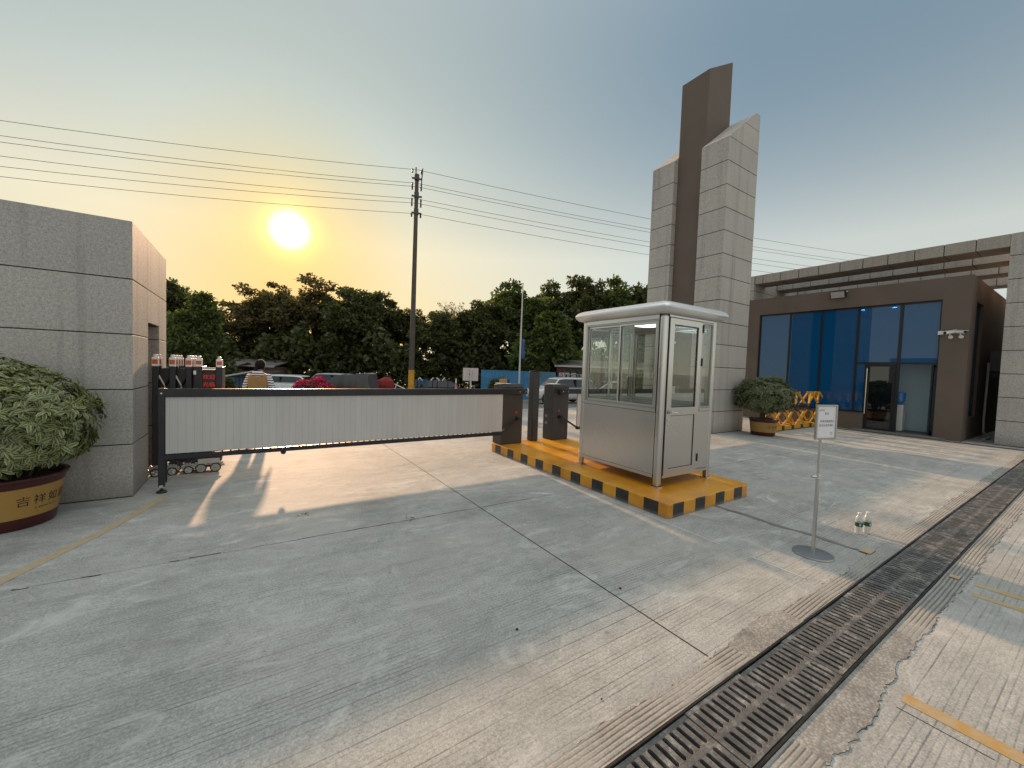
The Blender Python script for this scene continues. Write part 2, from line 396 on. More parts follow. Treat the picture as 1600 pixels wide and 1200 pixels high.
def worn_line(name, c, keep):
    m = NT(name); co = m.coord(); n = m.noise(14, co, 6, .7); n2 = m.noise(2.2, co, 4, .6)
    f = m.ramp(m.math('ADD', m.math('MULTIPLY', n, .6), m.math('MULTIPLY', n2, .4)), [(keep-.12, 1.0), (keep+.10, .15)])
    m.base(m.mix(f, (.40, .39, .36), c)); m.rough(.75); m.bump(n, .3, .004); return m.mat
M['lineyel'] = worn_line('worn_yellow_paint', (.43, .30, .10), .56)
M['linedim'] = worn_line('faded_yellow_paint', (.42, .29, .10), .50)
M['lineyel2'] = worn_line('yellow_paint', (.42, .265, .08), .56)
M['linewhite'] = worn_line('faded_white_paint', (.60, .59, .56), .47)
M['greyslot'] = paint('panel_seam', (.22, .21, .20), .7)
def ribbed_panel():
    m = NT('ribbed_pale_panel'); co = m.coord(); x, y, z = m.xyz(co)
    r1 = m.math('FRACT', m.math('DIVIDE', x, .0745)); seam = m.math('LESS_THAN', r1, .03)
    r2 = m.math('MULTIPLY_ADD', m.math('SINE', m.math('MULTIPLY', x, 2*math.pi/.0124)), .5, .5)
    pn = m.nd('ShaderNodeTexWhiteNoise', noise_dimensions='1D'); m.lk(m.math('FLOOR', m.math('DIVIDE', x, .0745)), pn.inputs['W'])
    c = m.mix(m.math('MULTIPLY', pn.outputs[0], .35), (.55, .54, .53), (.46, .45, .44))
    c = m.mix(m.math('MULTIPLY', r2, .30), c, (.34, .33, .32)); c = m.mix(m.math('MULTIPLY', seam, .55), c, (.13, .125, .12))
    c = m.mix(.25, c, m.ramp(m.noise(5, m.coord('Object', (1, 1, .4)), 4), [(.3, .75), (.7, 1.1)]), 'MULTIPLY')
    m.base(c); m.rough(.42); m.bump(m.math('SUBTRACT', r2, m.math('MULTIPLY', seam, 3)), .25, .003); return m.mat
M['ribs'] = ribbed_panel()
def bottle_mat():
    m = NT('clear_bottle'); m.base((.78, .80, .78)); m.rough(.12); m.b.inputs['Transmission Weight'].default_value = .55; m.b.inputs['IOR'].default_value = 1.2
    return m.mat
M['bottle'] = bottle_mat()
def stripe_cloth():
    m = NT('striped_cloth'); co = m.coord(); x, y, z = m.xyz(co)
    t = m.math('FRACT', m.math('DIVIDE', m.math('ADD', z, m.math('MULTIPLY', m.noise(6, co, 2), .03)), .045)); b = m.math('LESS_THAN', t, .42)
    m.base(m.mix(b, (.70, .70, .74), (.03, .03, .09))); m.rough(.85); return m.mat
M['striped'] = stripe_cloth()
M['leaf_pot'] = leaf_mat('variegated_leaf', (.050, .085, .020), (.60, .60, .30), .25, .28, .7, .6)
M['leaf_pot2'] = leaf_mat('potted_shrub_leaf', (.05, .075, .026), (.30, .32, .18), .3, .36, .8)
M['leaf_dark'] = leaf_mat('dark_tree_leaf', (.074, .088, .032), None, .42, .5, .6)
M['leaf_mid'] = leaf_mat('green_tree_leaf', (.080, .112, .032), None, .45, .5, .6)
M['leaf_olive'] = leaf_mat('olive_tree_leaf', (.112, .096, .042), None, .42, .5, .6)
M['leaf_bright'] = leaf_mat('yellow_green_leaf', (.10, .12, .022), None, .5, .5, .5)
M['petal'] = leaf_mat('magenta_bract', (.38, .035, .14), None, .5, .5, .5)
M['dryleaf'] = paint('dry_leaf', (.07, .06, .03), .8)

# ------------------------------------------------------------------ world, sun, camera
SUN = Vector((math.cos(R(86.27))*math.cos(R(15.68)), math.sin(R(86.27))*math.cos(R(15.68)), math.sin(R(15.68))))
w = bpy.data.worlds.new('World'); sc.world = w; w.use_nodes = True
nt = w.node_tree; nt.nodes.clear()
def wn(t, **k):
    x = nt.nodes.new(t)
    for a, b in k.items(): setattr(x, a, b)
    return x
def wm(op, a, b=None, clamp=False):
    x = wn('ShaderNodeMath', operation=op, use_clamp=clamp)
    for i, v in enumerate((a, b)):
        if v is None: continue
        if hasattr(v, 'is_output'): nt.links.new(v, x.inputs[i])
        else: x.inputs[i].default_value = v
    return x.outputs[0]
sky = wn('ShaderNodeTexSky', sky_type='NISHITA'); sky.sun_disc = False
sky.sun_elevation = R(15.68); sky.sun_rotation = R(3.73); sky.altitude = 10; sky.air_density = 1.0; sky.dust_density = 0.0; sky.ozone_density = 1.2
# hazy glow round the low sun and the sun's own disc, as radiance of the sky in that direction
tc = wn('ShaderNodeTexCoord'); dp = wn('ShaderNodeVectorMath', operation='DOT_PRODUCT'); nt.links.new(tc.outputs['Generated'], dp.inputs[0]); dp.inputs[1].default_value = SUN
ang = wm('ARCCOSINE', wm('MINIMUM', dp.outputs['Value'], .999999))
def lobe(width, power): return wm('POWER', wm('SUBTRACT', 1.0, wm('MINIMUM', wm('DIVIDE', ang, width), 1.0)), power)
def wmix(fac, a, b, mode):
    x = wn('ShaderNodeMix', data_type='RGBA', blend_type=mode)
    for i, v in ((0, fac), (6, a), (7, b)):
        if hasattr(v, 'is_output'): nt.links.new(v, x.inputs[i])
        elif i == 0: x.inputs[0].default_value = v
        else: x.inputs[i].default_value = (*v, 1)
    x.clamp_factor = False
    return x.outputs[2]
def wadd(prev, fac, col): return wmix(fac, prev, col, 'ADD')
sepz = wn('ShaderNodeSeparateXYZ'); nt.links.new(tc.outputs['Generated'], sepz.inputs[0])
zz_ = wm('ABSOLUTE', sepz.outputs[2])
low = wm('MINIMUM', wm('POWER', wm('SUBTRACT', 1.0, zz_), 4.0), .30)
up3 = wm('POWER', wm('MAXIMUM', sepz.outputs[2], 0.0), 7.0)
sc_n = wn('ShaderNodeVectorMath', operation='SCALE'); nt.links.new(sky.outputs[0], sc_n.inputs[0]); sc_n.inputs[3].default_value = .30
cur = sc_n.outputs[0]                                              # everything below is in units of ten, the Background is at 0.1
cur = wadd(cur, 1.0, (.98, 1.80, 2.50))                            # even high haze
cur = wadd(cur, up3, (17.5, 16.2, 13.8))                              # unseen overhead brightening, added to lift the shaded ground
cur = wadd(cur, low, (15.0, 12.8, 8.2))                            # dusty air towards the horizon
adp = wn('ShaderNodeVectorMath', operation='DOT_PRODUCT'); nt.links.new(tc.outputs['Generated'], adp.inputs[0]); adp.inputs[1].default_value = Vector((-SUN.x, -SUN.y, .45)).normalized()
cur = wadd(cur, wm('POWER', wm('MAXIMUM', adp.outputs['Value'], 0.0), 1.5), (3.0, 2.5, 2.0))   # warm sky glow opposite the sun, added to fill shaded faces
cur = wadd(cur, lobe(R(56), 1.35), (4.9, 4.2, 2.0))                 # pale broad brightening round the sun
warm = wm('MULTIPLY', lobe(R(46), 1.0), wm('MULTIPLY', wm('SUBTRACT', .44, zz_), 3.1, True))
cur = wmix(warm, cur, (.97, .64, .27), 'MULTIPLY')                 # the low air reddens towards the sun
cur = wmix(lobe(R(15), 1.0), cur, (1.03, .86, .58), 'MULTIPLY')
cur = wadd(cur, lobe(R(9.0), 1.6), (2.5, 1.6, .0))
cur = wadd(cur, lobe(R(5.2), 2.4), (10, 12, 2))
cur = wadd(cur, lobe(R(2.9), 2.0), (20, 25, 46))
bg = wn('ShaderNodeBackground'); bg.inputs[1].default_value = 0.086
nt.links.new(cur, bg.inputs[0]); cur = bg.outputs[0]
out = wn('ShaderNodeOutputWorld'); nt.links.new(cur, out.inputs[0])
ld = bpy.data.lights.new('sun', 'SUN'); ld.energy = 5.0; ld.angle = R(1.4); ld.color = (1.0, .62, .36)
lo = bpy.data.objects.new('sun', ld); COL.objects.link(lo); lo.rotation_euler = (-SUN).to_track_quat('-Z', 'Y').to_euler(); lo.location = SUN*60
cd = bpy.data.cameras.new('camera'); cd.sensor_width = 36; cd.lens = 36*FPX/1600; cd.clip_end = 3000; cd.clip_start = .05
cam = bpy.data.objects.new('camera', cd); COL.objects.link(cam)
cam.matrix_world = Matrix.Translation(EYE) @ Matrix((CR, CU, -CF)).transposed().to_4x4()
sc.camera = cam
sc.view_settings.view_transform = 'Standard'; sc.view_settings.look = 'None'; sc.view_settings.gamma = 1; sc.view_settings.use_curve_mapping = False
sc.view_settings.exposure = 0.22
sc.cycles.max_bounces = 8; sc.cycles.transparent_max_bounces = 24
def holed(axis, u0, u1, z0, z1, h, a0, a1):
    hu0, hu1, hz0, hz1 = h; O = [(u0,z0),(u1,z0),(u1,z1),(u0,z1)]; I = [(hu0,hz0),(hu1,hz0),(hu1,hz1),(hu0,hz1)]
    P = (lambda u, z, a: (u, a, z)) if axis == 'y' else (lambda u, z, a: (a, u, z))
    vs = [P(u,z,a) for a in (a0,a1) for u,z in O+I]; fs = []
    for i in range(4):
        j = (i+1) % 4
        fs += [(i,j,4+j,4+i), (8+i,12+i,12+j,8+j), (i,8+i,8+j,j), (4+i,4+j,12+j,12+i)]
    return MB().add(vs, fs)

# ------------------------------------------------------------------ the setting: ground, drain, markings
def grid_sheet(xs, ys, zf, jitter=0):
    mb = MB(); nx, ny = len(xs), len(ys)
    vs = [(x, y, zf(x, y)) for y in ys for x in xs]
    fs = [(j*nx+i, j*nx+i+1, (j+1)*nx+i+1, (j+1)*nx+i) for j in range(ny-1) for i in range(nx-1)]
    return mb.add(vs, fs)
DY0, DY1, DX0, DX1 = .695, 1.018, -2.1, 19.6     # drain slot through the yard
ysN = [DY1, 2, 4, 8]+[8+i*1.6 for i in range(1, 12)]+[30, 60, 400]
mb = grid_sheet([-400, -60, DX0, 2, 6, 12, DX1, 40, 90, 500], ysN, lambda x, y: ground_z(y))
mb2 = grid_sheet([-400, DX0, 8, DX1, 500], [-400, -30, -6, -1, DY0], lambda x, y: 0.0)
mb3 = grid_sheet([-400, DX0], [DY0, DY1], lambda x, y: 0.0); mb4 = grid_sheet([DX1, 500], [DY0, DY1], lambda x, y: 0.0)
tag(obj('ground', merge(mb, mb2, mb3, mb4), M['concrete'], fix=False), kind='structure')
# drain channel: concrete pit with steel edge angles
pit = MB()
pit.add([(DX0, DY0, -.7), (DX1, DY0, -.7), (DX1, DY1, -.7), (DX0, DY1, -.7), (DX0, DY0, 0), (DX1, DY0, 0), (DX1, DY1, 0), (DX0, DY1, 0)],
        [(0,1,2,3), (0,4,5,1), (3,2,6,7), (0,3,7,4), (1,5,6,2)])
for a, b in ((DY0, DY0+.012), (DY1-.012, DY1)): pit.box(DX0, DX1, a+.0005, b-.0005, -.05, .009, 1)
tag(obj('drain_channel', pit, [M['drainpit'], M['ironbase']], fix=False), kind='structure')
# strips of later concrete beside the drain, with broken outer edges
def ragged_strip(name, x0, x1, yin, yout, amp, mats, z=.0035, step=.016, seed=1, sel=None):
    rnd = random.Random(seed); xs = []; x = x0
    while x < x1: xs.append(x); x += step*rnd.uniform(.5, 1.6)*(1+max(0, x-4)*.2)
    sgn = 1 if yout > yin else -1; mb = MB(); lo = 0; lo2 = 0
    rows = []
    for i, x in enumerate(xs):
        lo = .86*lo+rnd.uniform(-1, 1)*amp*.35; lo2 = .5*lo2+rnd.uniform(-1, 1)*.0045
        ye = yout+lo+lo2
        if sel: ye += sel(x)
        cw = max(.0008, rnd.gauss(.001, .0026))
        rows.append(((x, yin, z), (x, yin+(ye-yin)*.5, z+rnd.uniform(-.001, .001)), (x, ye, z*.8), (x, ye+sgn*cw, .0012)))
    vs = [p for r in rows for p in r]; n = 4
    for i in range(len(rows)-1):
        for k in range(3):
            xm = xs[i]; mi = 0
            if seed == 5 and 2.28 < xm < 2.95: mi = 1
            if seed == 9 and (1.95 < xm < 3.35): mi = 1
            if k == 2: mi = 2
            mb.f.append((i*n+k, i*n+k+1, (i+1)*n+k+1, (i+1)*n+k)); mb.m.append(mi)
    mb.v = vs; return mb
s1 = ragged_strip('edge_strip', -1.8, 16, DY1+.002, 1.135, .020, None, seed=5, sel=lambda x: .06*math.exp(-((x-2.62)/.35)**2)+.02*math.exp(-((x-1.35)/.3)**2))
tag(obj('edge_strip', s1, [M['comb'], M['rubble'], M['crack']], fix=True), kind='structure')
s2 = ragged_strip('edge_strip', -1.8, 16, DY0-.002, .575, .024, None, seed=9, sel=lambda x: -.03*math.exp(-((x-2.3)/.4)**2))
tag(obj('edge_strip', s2, [M['comb'], M['rubble'], M['crack']], fix=True), kind='structure')
# sawn joints
def groove_line(name, pts, wdt, mat, z=.0012, jit=0, seed=3):
    rnd = random.Random(seed); mb = MB(); pts = [Vector((*p, 0)) for p in pts]; dense = []
    for a, b in zip(pts[:-1], pts[1:]):
        k = max(1, int((b-a).length/.08)) if jit else 1
        for i in range(k): dense.append(a.lerp(b, i/k))
    dense.append(pts[-1]); vs = []
    for i, p in enumerate(dense):
        d = (dense[min(i+1, len(dense)-1)]-dense[max(i-1, 0)]).normalized(); nrm = Vector((-d.y, d.x, 0))
        o = nrm*rnd.uniform(-jit, jit); ww = wdt*(1+(rnd.uniform(-.6, .5) if jit else 0))
        zz = ground_z(p.y)+z
        vs += [tuple((p+o+nrm*ww/2)[:2])+(zz,), tuple((p+o-nrm*ww/2)[:2])+(zz,)]
    mb.add(vs, [(2*i, 2*i+1, 2*i+3, 2*i+2) for i in range(len(dense)-1)])
    return tag(obj(name, mb, mat), kind='structure')
groove_line('slab_joint', [(2.112, 1.16), (2.112, 7.9)], .010, M['joint'])
for i_, (xa, xb) in enumerate(((-1.30, -1.22), (-.98, -.88), (-.52, -.46), (-.40, -.20))):
    groove_line('slab_joint', [(xa, 3.85), ((xa+xb)/2, 3.838), (xb, 3.832)], .011, M['joint'], jit=.004, seed=40+i_)
groove_line('slab_joint', [(.14, 3.82), (.5, 3.815), (1.2, 3.80), (2.1, 3.79), (3.1, 3.775)], .009, M['joint'], jit=.005, seed=4)
groove_line('slab_joint', [(-1.2, 3.845), (.14, 3.822)], .003, M['crack'], jit=.004, seed=5)
groove_line('slab_joint', [(2.58, .50), (2.58, .20)], .005, M['joint'])
groove_line('slab_joint', [(9.2, 1.2), (9.2, 7.8)], .008, M['joint'])
groove_line('slab_joint', [(5.5, 3.70), (9.2, 3.66), (15.6, 3.7)], .007, M['joint'], jit=.005, seed=8)
groove_line('slab_joint', [(5.45, 4.15), (6.3, 4.08), (6.9, 4.2)], .012, M['joint'], jit=.012, seed=18)
groove_line('cement_patch', [(4.60, 2.54), (4.63, 2.2), (4.60, 1.9), (4.65, 1.55), (4.63, 1.3), (4.66, 1.13)], .060, M['patch'], z=.003, jit=.008, seed=6)
groove_line('road_marking', [(-.80, 5.70), (-.90, 5.35), (-1.08, 4.78), (-1.42, 4.0), (-1.9, 3.1)], .085, M['linedim'], z=.002)
groove_line('road_marking', [(2.69, .50), (2.69, -.9)], .088, M['lineyel2'], z=.002)
groove_line('road_marking', [(4.70, .665), (4.70, .61)], .075, M['lineyel'], z=.0115)
groove_line('road_marking', [(4.70, .53), (4.72, -1.2)], .075, M['lineyel'], z=.002)
groove_line('road_marking', [(4.46, .51), (4.47, -1.2)], .070, M['lineyel'], z=.002)
groove_line('road_marking', [(4.68, 1.21), (4.68, 1.13)], .16, M['linedim'], z=.0115)
groove_line('road_marking', [(3.62, 3.95), (3.60, 1.9)], .020, M['linewhite'], z=.002)
groove_line('road_marking', [(3.60, 1.66), (3.60, 1.25)], .018, M['linewhite'], z=.002)
groove_line('road_marking', [(-60, 20.6), (60, 20.0)], .14, M['linewhite'], z=.004)
road = MB(); 
ROADM = paint('road_asphalt', (.17, .165, .155), .8, 0, .2, .8, .2, 60)
mbr = grid_sheet([-120, -40, 0, 40, 140], [15.5, 17, 18.6, 20.2, 21.8, 23.4, 25.31, 33], lambda x, y: ground_z(y)+.006)
tag(obj('road', mbr, ROADM, fix=False), kind='structure')

# drain grates: one real slotted plate, copied along the channel
def grate_mb():
    L, W, T = .466, .290, .022; mb = MB(); pitch = .0485; n = 9
    x0 = (L-(n-1)*pitch)/2; hw = .0105
    rows = ((-W/2+.020, -.013), (.013, W/2-.020))
    ys = [-W/2, rows[0][0], rows[0][1], rows[1][0], rows[1][1], W/2]
    for (a, b) in ((ys[0], ys[1]), (ys[2], ys[3]), (ys[4], ys[5])): mb.box(0, L, a, b, -T, 0)
    for a, b in rows:
        xs = 0.0
        for i in range(n+1):
            xe = x0+i*pitch-hw if i < n else L
            bw = .0035
            mb.box(xs, xe, a, b, -T, 0)
            xs = x0+i*pitch+hw
        for i in range(n):      # rounded slot ends
            cx = x0+i*pitch
            for (yy, sg) in ((a, 1), (b, -1)):
                for sx in (-1, 1): mb.prism([(cx+sx*hw, yy), (cx+sx*hw, yy+sg*.008), (cx+sx*hw*.55, yy+sg*.0022), (cx, yy)], 'z', -T, -.0003)
    return mb
IRON = M['ironbase']
def iron_mat():
    m = NT('dirty_cast_iron'); co = m.coord('Object'); oi = m.nd('ShaderNodeObjectInfo').outputs['Random']
    va = m.nd('ShaderNodeVectorMath', operation='ADD'); m.lk(co, va.inputs[0]); cb = m.nd('ShaderNodeCombineXYZ'); m.lk(m.math('MULTIPLY', oi, 50), cb.inputs[0]); m.lk(cb.outputs[0], va.inputs[1])
    n = m.noise(9, va.outputs[0], 6, .7); f = m.noise(90, va.outputs[0], 4, .7)
    c = m.ramp(n, [(.33, (.075, .074, .072)), (.52, (.14, .137, .13)), (.68, (.36, .35, .33))])
    c = m.mix(.6, c, m.ramp(f, [(.3, .45), (.7, 1.5)]), 'MULTIPLY')
    m.base(c); m.rough(.6); m.b.inputs['Metallic'].default_value = .25; m.bump(m.math('ADD', n, m.math('MULTIPLY', f, .4)), .35, .006); return m.mat
g0 = obj('drain_grate', grate_mb(), iron_mat(), bevel=.0012, seg=1)
tag(g0, 'black slotted cast iron grate lying in the long drain channel', 'grate', 'slotted grates in the drain channel')
rg = random.Random(2)
X = 2.128-.4695*4
for i in range(36):
    o = g0 if i == 0 else g0.copy()
    if i: COL.objects.link(o)
    o.location = (X, .8565+rg.uniform(-.002, .002), .004+rg.uniform(-.003, .002)); o.rotation_euler = (rg.uniform(-.006, .006), rg.uniform(-.004, .004), rg.uniform(-.003, .003))
    X += .4695

# ------------------------------------------------------------------ granite clad wall on the left
def clad_wall(mb, x0, x1, y0, y1, zs, g=.011, skip=(), d=.02):
    """stacked stone courses (material 0) with recessed dark joints (material 1)"""
    mb.box(x0+.006, x1-.006, y0+.006, y1-.006, zs[0], zs[-1]-.004, 1)
    for a, b in zip(zs[:-1], zs[1:]):
        mb.box(x0, x1, y0, y1, a+g, b, 0)
    return mb
zs = [0, .574, 1.168, 1.762, 2.352, 2.968]
wl = thing('gate_wall', 'grey granite clad wall at left with a dark opening in its side', 'wall', (-1.09, 5.83, 0))
XW = -1.085
mb = MB(); clad_wall(mb, -8.0, XW, 5.83, 6.583, zs)
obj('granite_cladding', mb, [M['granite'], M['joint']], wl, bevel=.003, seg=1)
mb = MB(); clad_wall(mb, -8.0, XW, 6.588, 7.277, [1.945, 2.352, 2.968])
mb.box(-8.0, -1.9, 6.588, 7.277, 0, 1.94, 1)
obj('lintel', mb, [M['granite_warm'], M['joint']], wl, bevel=.003, seg=1)
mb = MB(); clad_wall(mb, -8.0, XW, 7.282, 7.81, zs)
obj('granite_cladding', mb, [M['granite_warm'], M['joint']], wl, bevel=.003, seg=1)

# ------------------------------------------------------------------ foliage makers
def leaves_mesh(name, P, D, N, L, W, mat, rnd_seed=0, seg=2, fold=.25, curl=.35):
    """many folded leaves: base points P, direction D, normal N (numpy n,3), length L, width W"""
    rng = np.random.default_rng(rnd_seed); n = len(P)
    D = D/np.linalg.norm(D, axis=1)[:, None]; S = np.cross(D, N); S /= np.maximum(np.linalg.norm(S, axis=1), 1e-6)[:, None]; N = np.cross(S, D)
    prof = {1: [(0, .5), (1, .5)], 2: [(0, .12), (.5, .5), (1, .06)], 3: [(0, .12), (.38, .38), (.72, .5), (1, .13)]}[seg]
    cols = []
    for t, hw in prof:
        c = P+D*(L*t)[:, None]-N*(curl*L*t*t)[:, None]
        for s in (-1, 0, 1):
            cols.append(c+S*(W*hw*s)[:, None]+N*(abs(s)*fold*W*hw)[:, None])
    k = len(cols); V = np.stack(cols, 1).reshape(-1, 3)
    fpat = []
    for r in range(len(prof)-1):
        for s in (0, 1): fpat.append((r*3+s, r*3+s+1, (r+1)*3+s+1, (r+1)*3+s))
    fp = np.array(fpat); F = (np.arange(n)[:, None, None]*k+fp[None]).reshape(-1, 4)
    me = bpy.data.meshes.new(name); me.vertices.add(len(V)); me.vertices.foreach_set('co', V.astype(np.float32).ravel())
    me.loops.add(F.size); me.loops.foreach_set('vertex_index', F.astype(np.int32).ravel())
    me.polygons.add(len(F)); me.polygons.foreach_set('loop_start', np.arange(0, F.size, 4, dtype=np.int32))
    try: me.polygons.foreach_set('loop_total', np.full(len(F), 4, dtype=np.int32))
    except Exception: pass
    a = me.attributes.new('rnd', 'FLOAT', 'POINT'); a.data.foreach_set('value', np.repeat(rng.random(n), k).astype(np.float32))
    e = me.attributes.new('edge', 'FLOAT', 'POINT'); ep = np.array([abs(s) for t, hw in prof for s in (-1, 0, 1)], np.float32)
    e.data.foreach_set('value', np.tile(ep, n))
    me.materials.append(mat); me.update(); me.validate()
    return me
def link(name, me, parent=None, loc=None):
    o = bpy.data.objects.new(name, me); COL.objects.link(o)
    if parent: o.parent = parent
    if loc: o.location = loc
    return o
def rand_dirs(rng, n):
    v = rng.normal(size=(n, 3)); return v/np.linalg.norm(v, axis=1)[:, None]
def whorl_crown(name, c, rx, rz, n_whorl, leaf_n, L, W, mat, seed, ymax=None, zmin=-.93, fill=0.35):
    rng = np.random.default_rng(seed); Ps = []; Ds = []; Ns = []
    while len(Ps) < n_whorl*leaf_n:
        d = rand_dirs(rng, 1)[0]
        if d[2] < zmin: continue
        rr = 1.0-(rng.random()**2.2)*fill
        bump = 1+.07*math.sin(5*d[0]+seed)+.06*math.sin(7*d[1]+2*seed)+.05*math.sin(9*d[2])
        p = np.array([d[0]*rx*rr*bump, d[1]*rx*rr*bump, d[2]*rz*rr*bump])
        if ymax is not None and c[1]+p[1] > ymax: p[1] = ymax-c[1]-rng.random()*.06
        out = np.array([d[0]/rx, d[1]/rx, d[2]/rz]); out /= np.linalg.norm(out); out = out+np.array([0, 0, .45]); out /= np.linalg.norm(out)
        out = out+rng.normal(size=3)*.25; out /= np.linalg.norm(out)
        a = np.cross(out, [0.3, .2, 1]); a /= np.linalg.norm(a); b = np.cross(out, a)
        k = leaf_n; ph = rng.random()*6.28
        for j in range(k):
            t = ph+2*math.pi*j/k+rng.normal()*.25; el = rng.uniform(.15, .75)
            dv = (a*math.cos(t)+b*math.sin(t))*math.cos(el)+out*math.sin(el)
            nv = out*math.cos(el)-(a*math.cos(t)+b*math.sin(t))*math.sin(el)
            Ps.append(p+out*rng.normal()*.01); Ds.append(dv); Ns.append(nv)
    n = len(Ps); s = rng.uniform(.65, 1.2, n)
    return leaves_mesh(name, np.array(Ps), np.array(Ds), np.array(Ns), L*s, W*s*rng.uniform(.85, 1.15, n), mat, seed, 3, .22, .45)

POT_Z = [0, .02, .10, .30, .40, .47]
def pot_mb(rb, rm, rr, h):
    prof = [(rb*.98, 0), (rb, .01*h), (rb*1.03, .04*h), (rb+(rm-rb)*.35, .22*h), (rb+(rm-rb)*.36, .23*h), (rb+(rm-rb)*.8, .62*h), (rm, .80*h), (rm*1.005, .815*h), (rr*.99, .93*h), (rr*1.03, .95*h), (rr*1.035, h), (rr*.95, h), (rr*.93, .9*h), (0.001, .9*h)]
    ms = [0, 0, 0, 0, 1, 1, 1, 0, 0, 0, 0, 0, 2]
    return MB().lathe(prof, n=48, ms=ms)
def pot_text(body, size, zc, rfun, ang0, small=False, space=1.15):
    def M_(p):
        z = zc+p.y; r = rfun(z)+.0015+p.z*.3; a = ang0+p.x/rfun(zc); return (r*math.cos(a), r*math.sin(a), z)
    return text_mb(body, size, M_, .0005, 'CENTER', 0, space)
def potted(name, label, loc, rb, rm, rr, h, leafmat, crown, tang, seed, ymax, group, nw, ln, L, W):
    t = thing(name, label, 'potted plant', loc, 0, group)
    pt = obj('pot', pot_mb(rb, rm, rr, h), [M['potred'], M['potyellow'], M['soil']], t, world=False, smooth=True)
    rf = lambda z: (rb+(rm-rb)*.36)+((rm)-(rb+(rm-rb)*.36))*max(0, min(1, (z/h-.23)/(.80-.23)))
    obj('lettering', pot_text('吉祥如意', h*.205, h*.54, rf, tang, space=1.3), M['ink_black'], pt, world=False)
    obj('lettering', pot_text('JI XIANG RU YI', h*.05, h*.385, rf, tang+.02), M['ink_black'], pt, world=False)
    c, rx, rz = crown
    rng = random.Random(seed); st = MB()
    for i in range(14):
        a = rng.uniform(0, 6.28); r0 = rng.uniform(.02, rr*.45)
        st.tube([(r0*math.cos(a), r0*math.sin(a), h*.88), (r0*1.5*math.cos(a+.2), r0*1.5*math.sin(a+.2), c-rz*.6), (rx*.5*math.cos(a+.4), rx*.5*math.sin(a+.4), c)], [.016, .012, .006], 6)
    obj('stem', st, M['bark'], t, world=False, smooth=True)
    me = whorl_crown('foliage', (loc[0], loc[1], c), rx, rz, nw, ln, L, W, leafmat, seed, ymax)
    f = link('foliage', me, t, (0, 0, c))
    return t
potted('potted_shrub', 'big round variegated shrub in an ochre and dark red pot by the left granite wall', (-1.86, 5.38, 0), .31, .375, .395, .455,
       M['leaf_pot'], (.925, .535, .50), R(-27), 3, 5.79, 'potted shrubs beside the gate pillars', 1150, 8, .084, .030)
potted('potted_shrub', 'round dark green shrub in an ochre pot beside the tall pylon', (11.42, 5.14, 0), .27, .32, .335, .44,
       M['leaf_pot2'], (1.06, .67, .47), R(-100), 11, None, 'potted shrubs beside the gate pillars', 1300, 7, .075, .028)
# ------------------------------------------------------------------ painted island and what stands on it
IX0, IX1, IY0, IY1, IZ = 3.705, 5.415, 2.545, 6.315, .157
isl = MB(); rr = .09; poly = [(IX0, IY0+.02), (IX0+.02, IY0), (IX1-rr, IY0), (IX1-rr*.3, IY0+rr*.3), (IX1, IY0+rr), (IX1, IY1), (IX0+.04, IY1), (IX0, IY1-.04)]
isl.prism(poly, 'z', -.02, IZ)
tag(obj('traffic_island', isl, stripes('yellow_black_kerb_paint', 'x', (3.785, 2.67), .41, .195), bevel=.012), 'yellow painted traffic island with black striped kerb under the booth', 'traffic island')

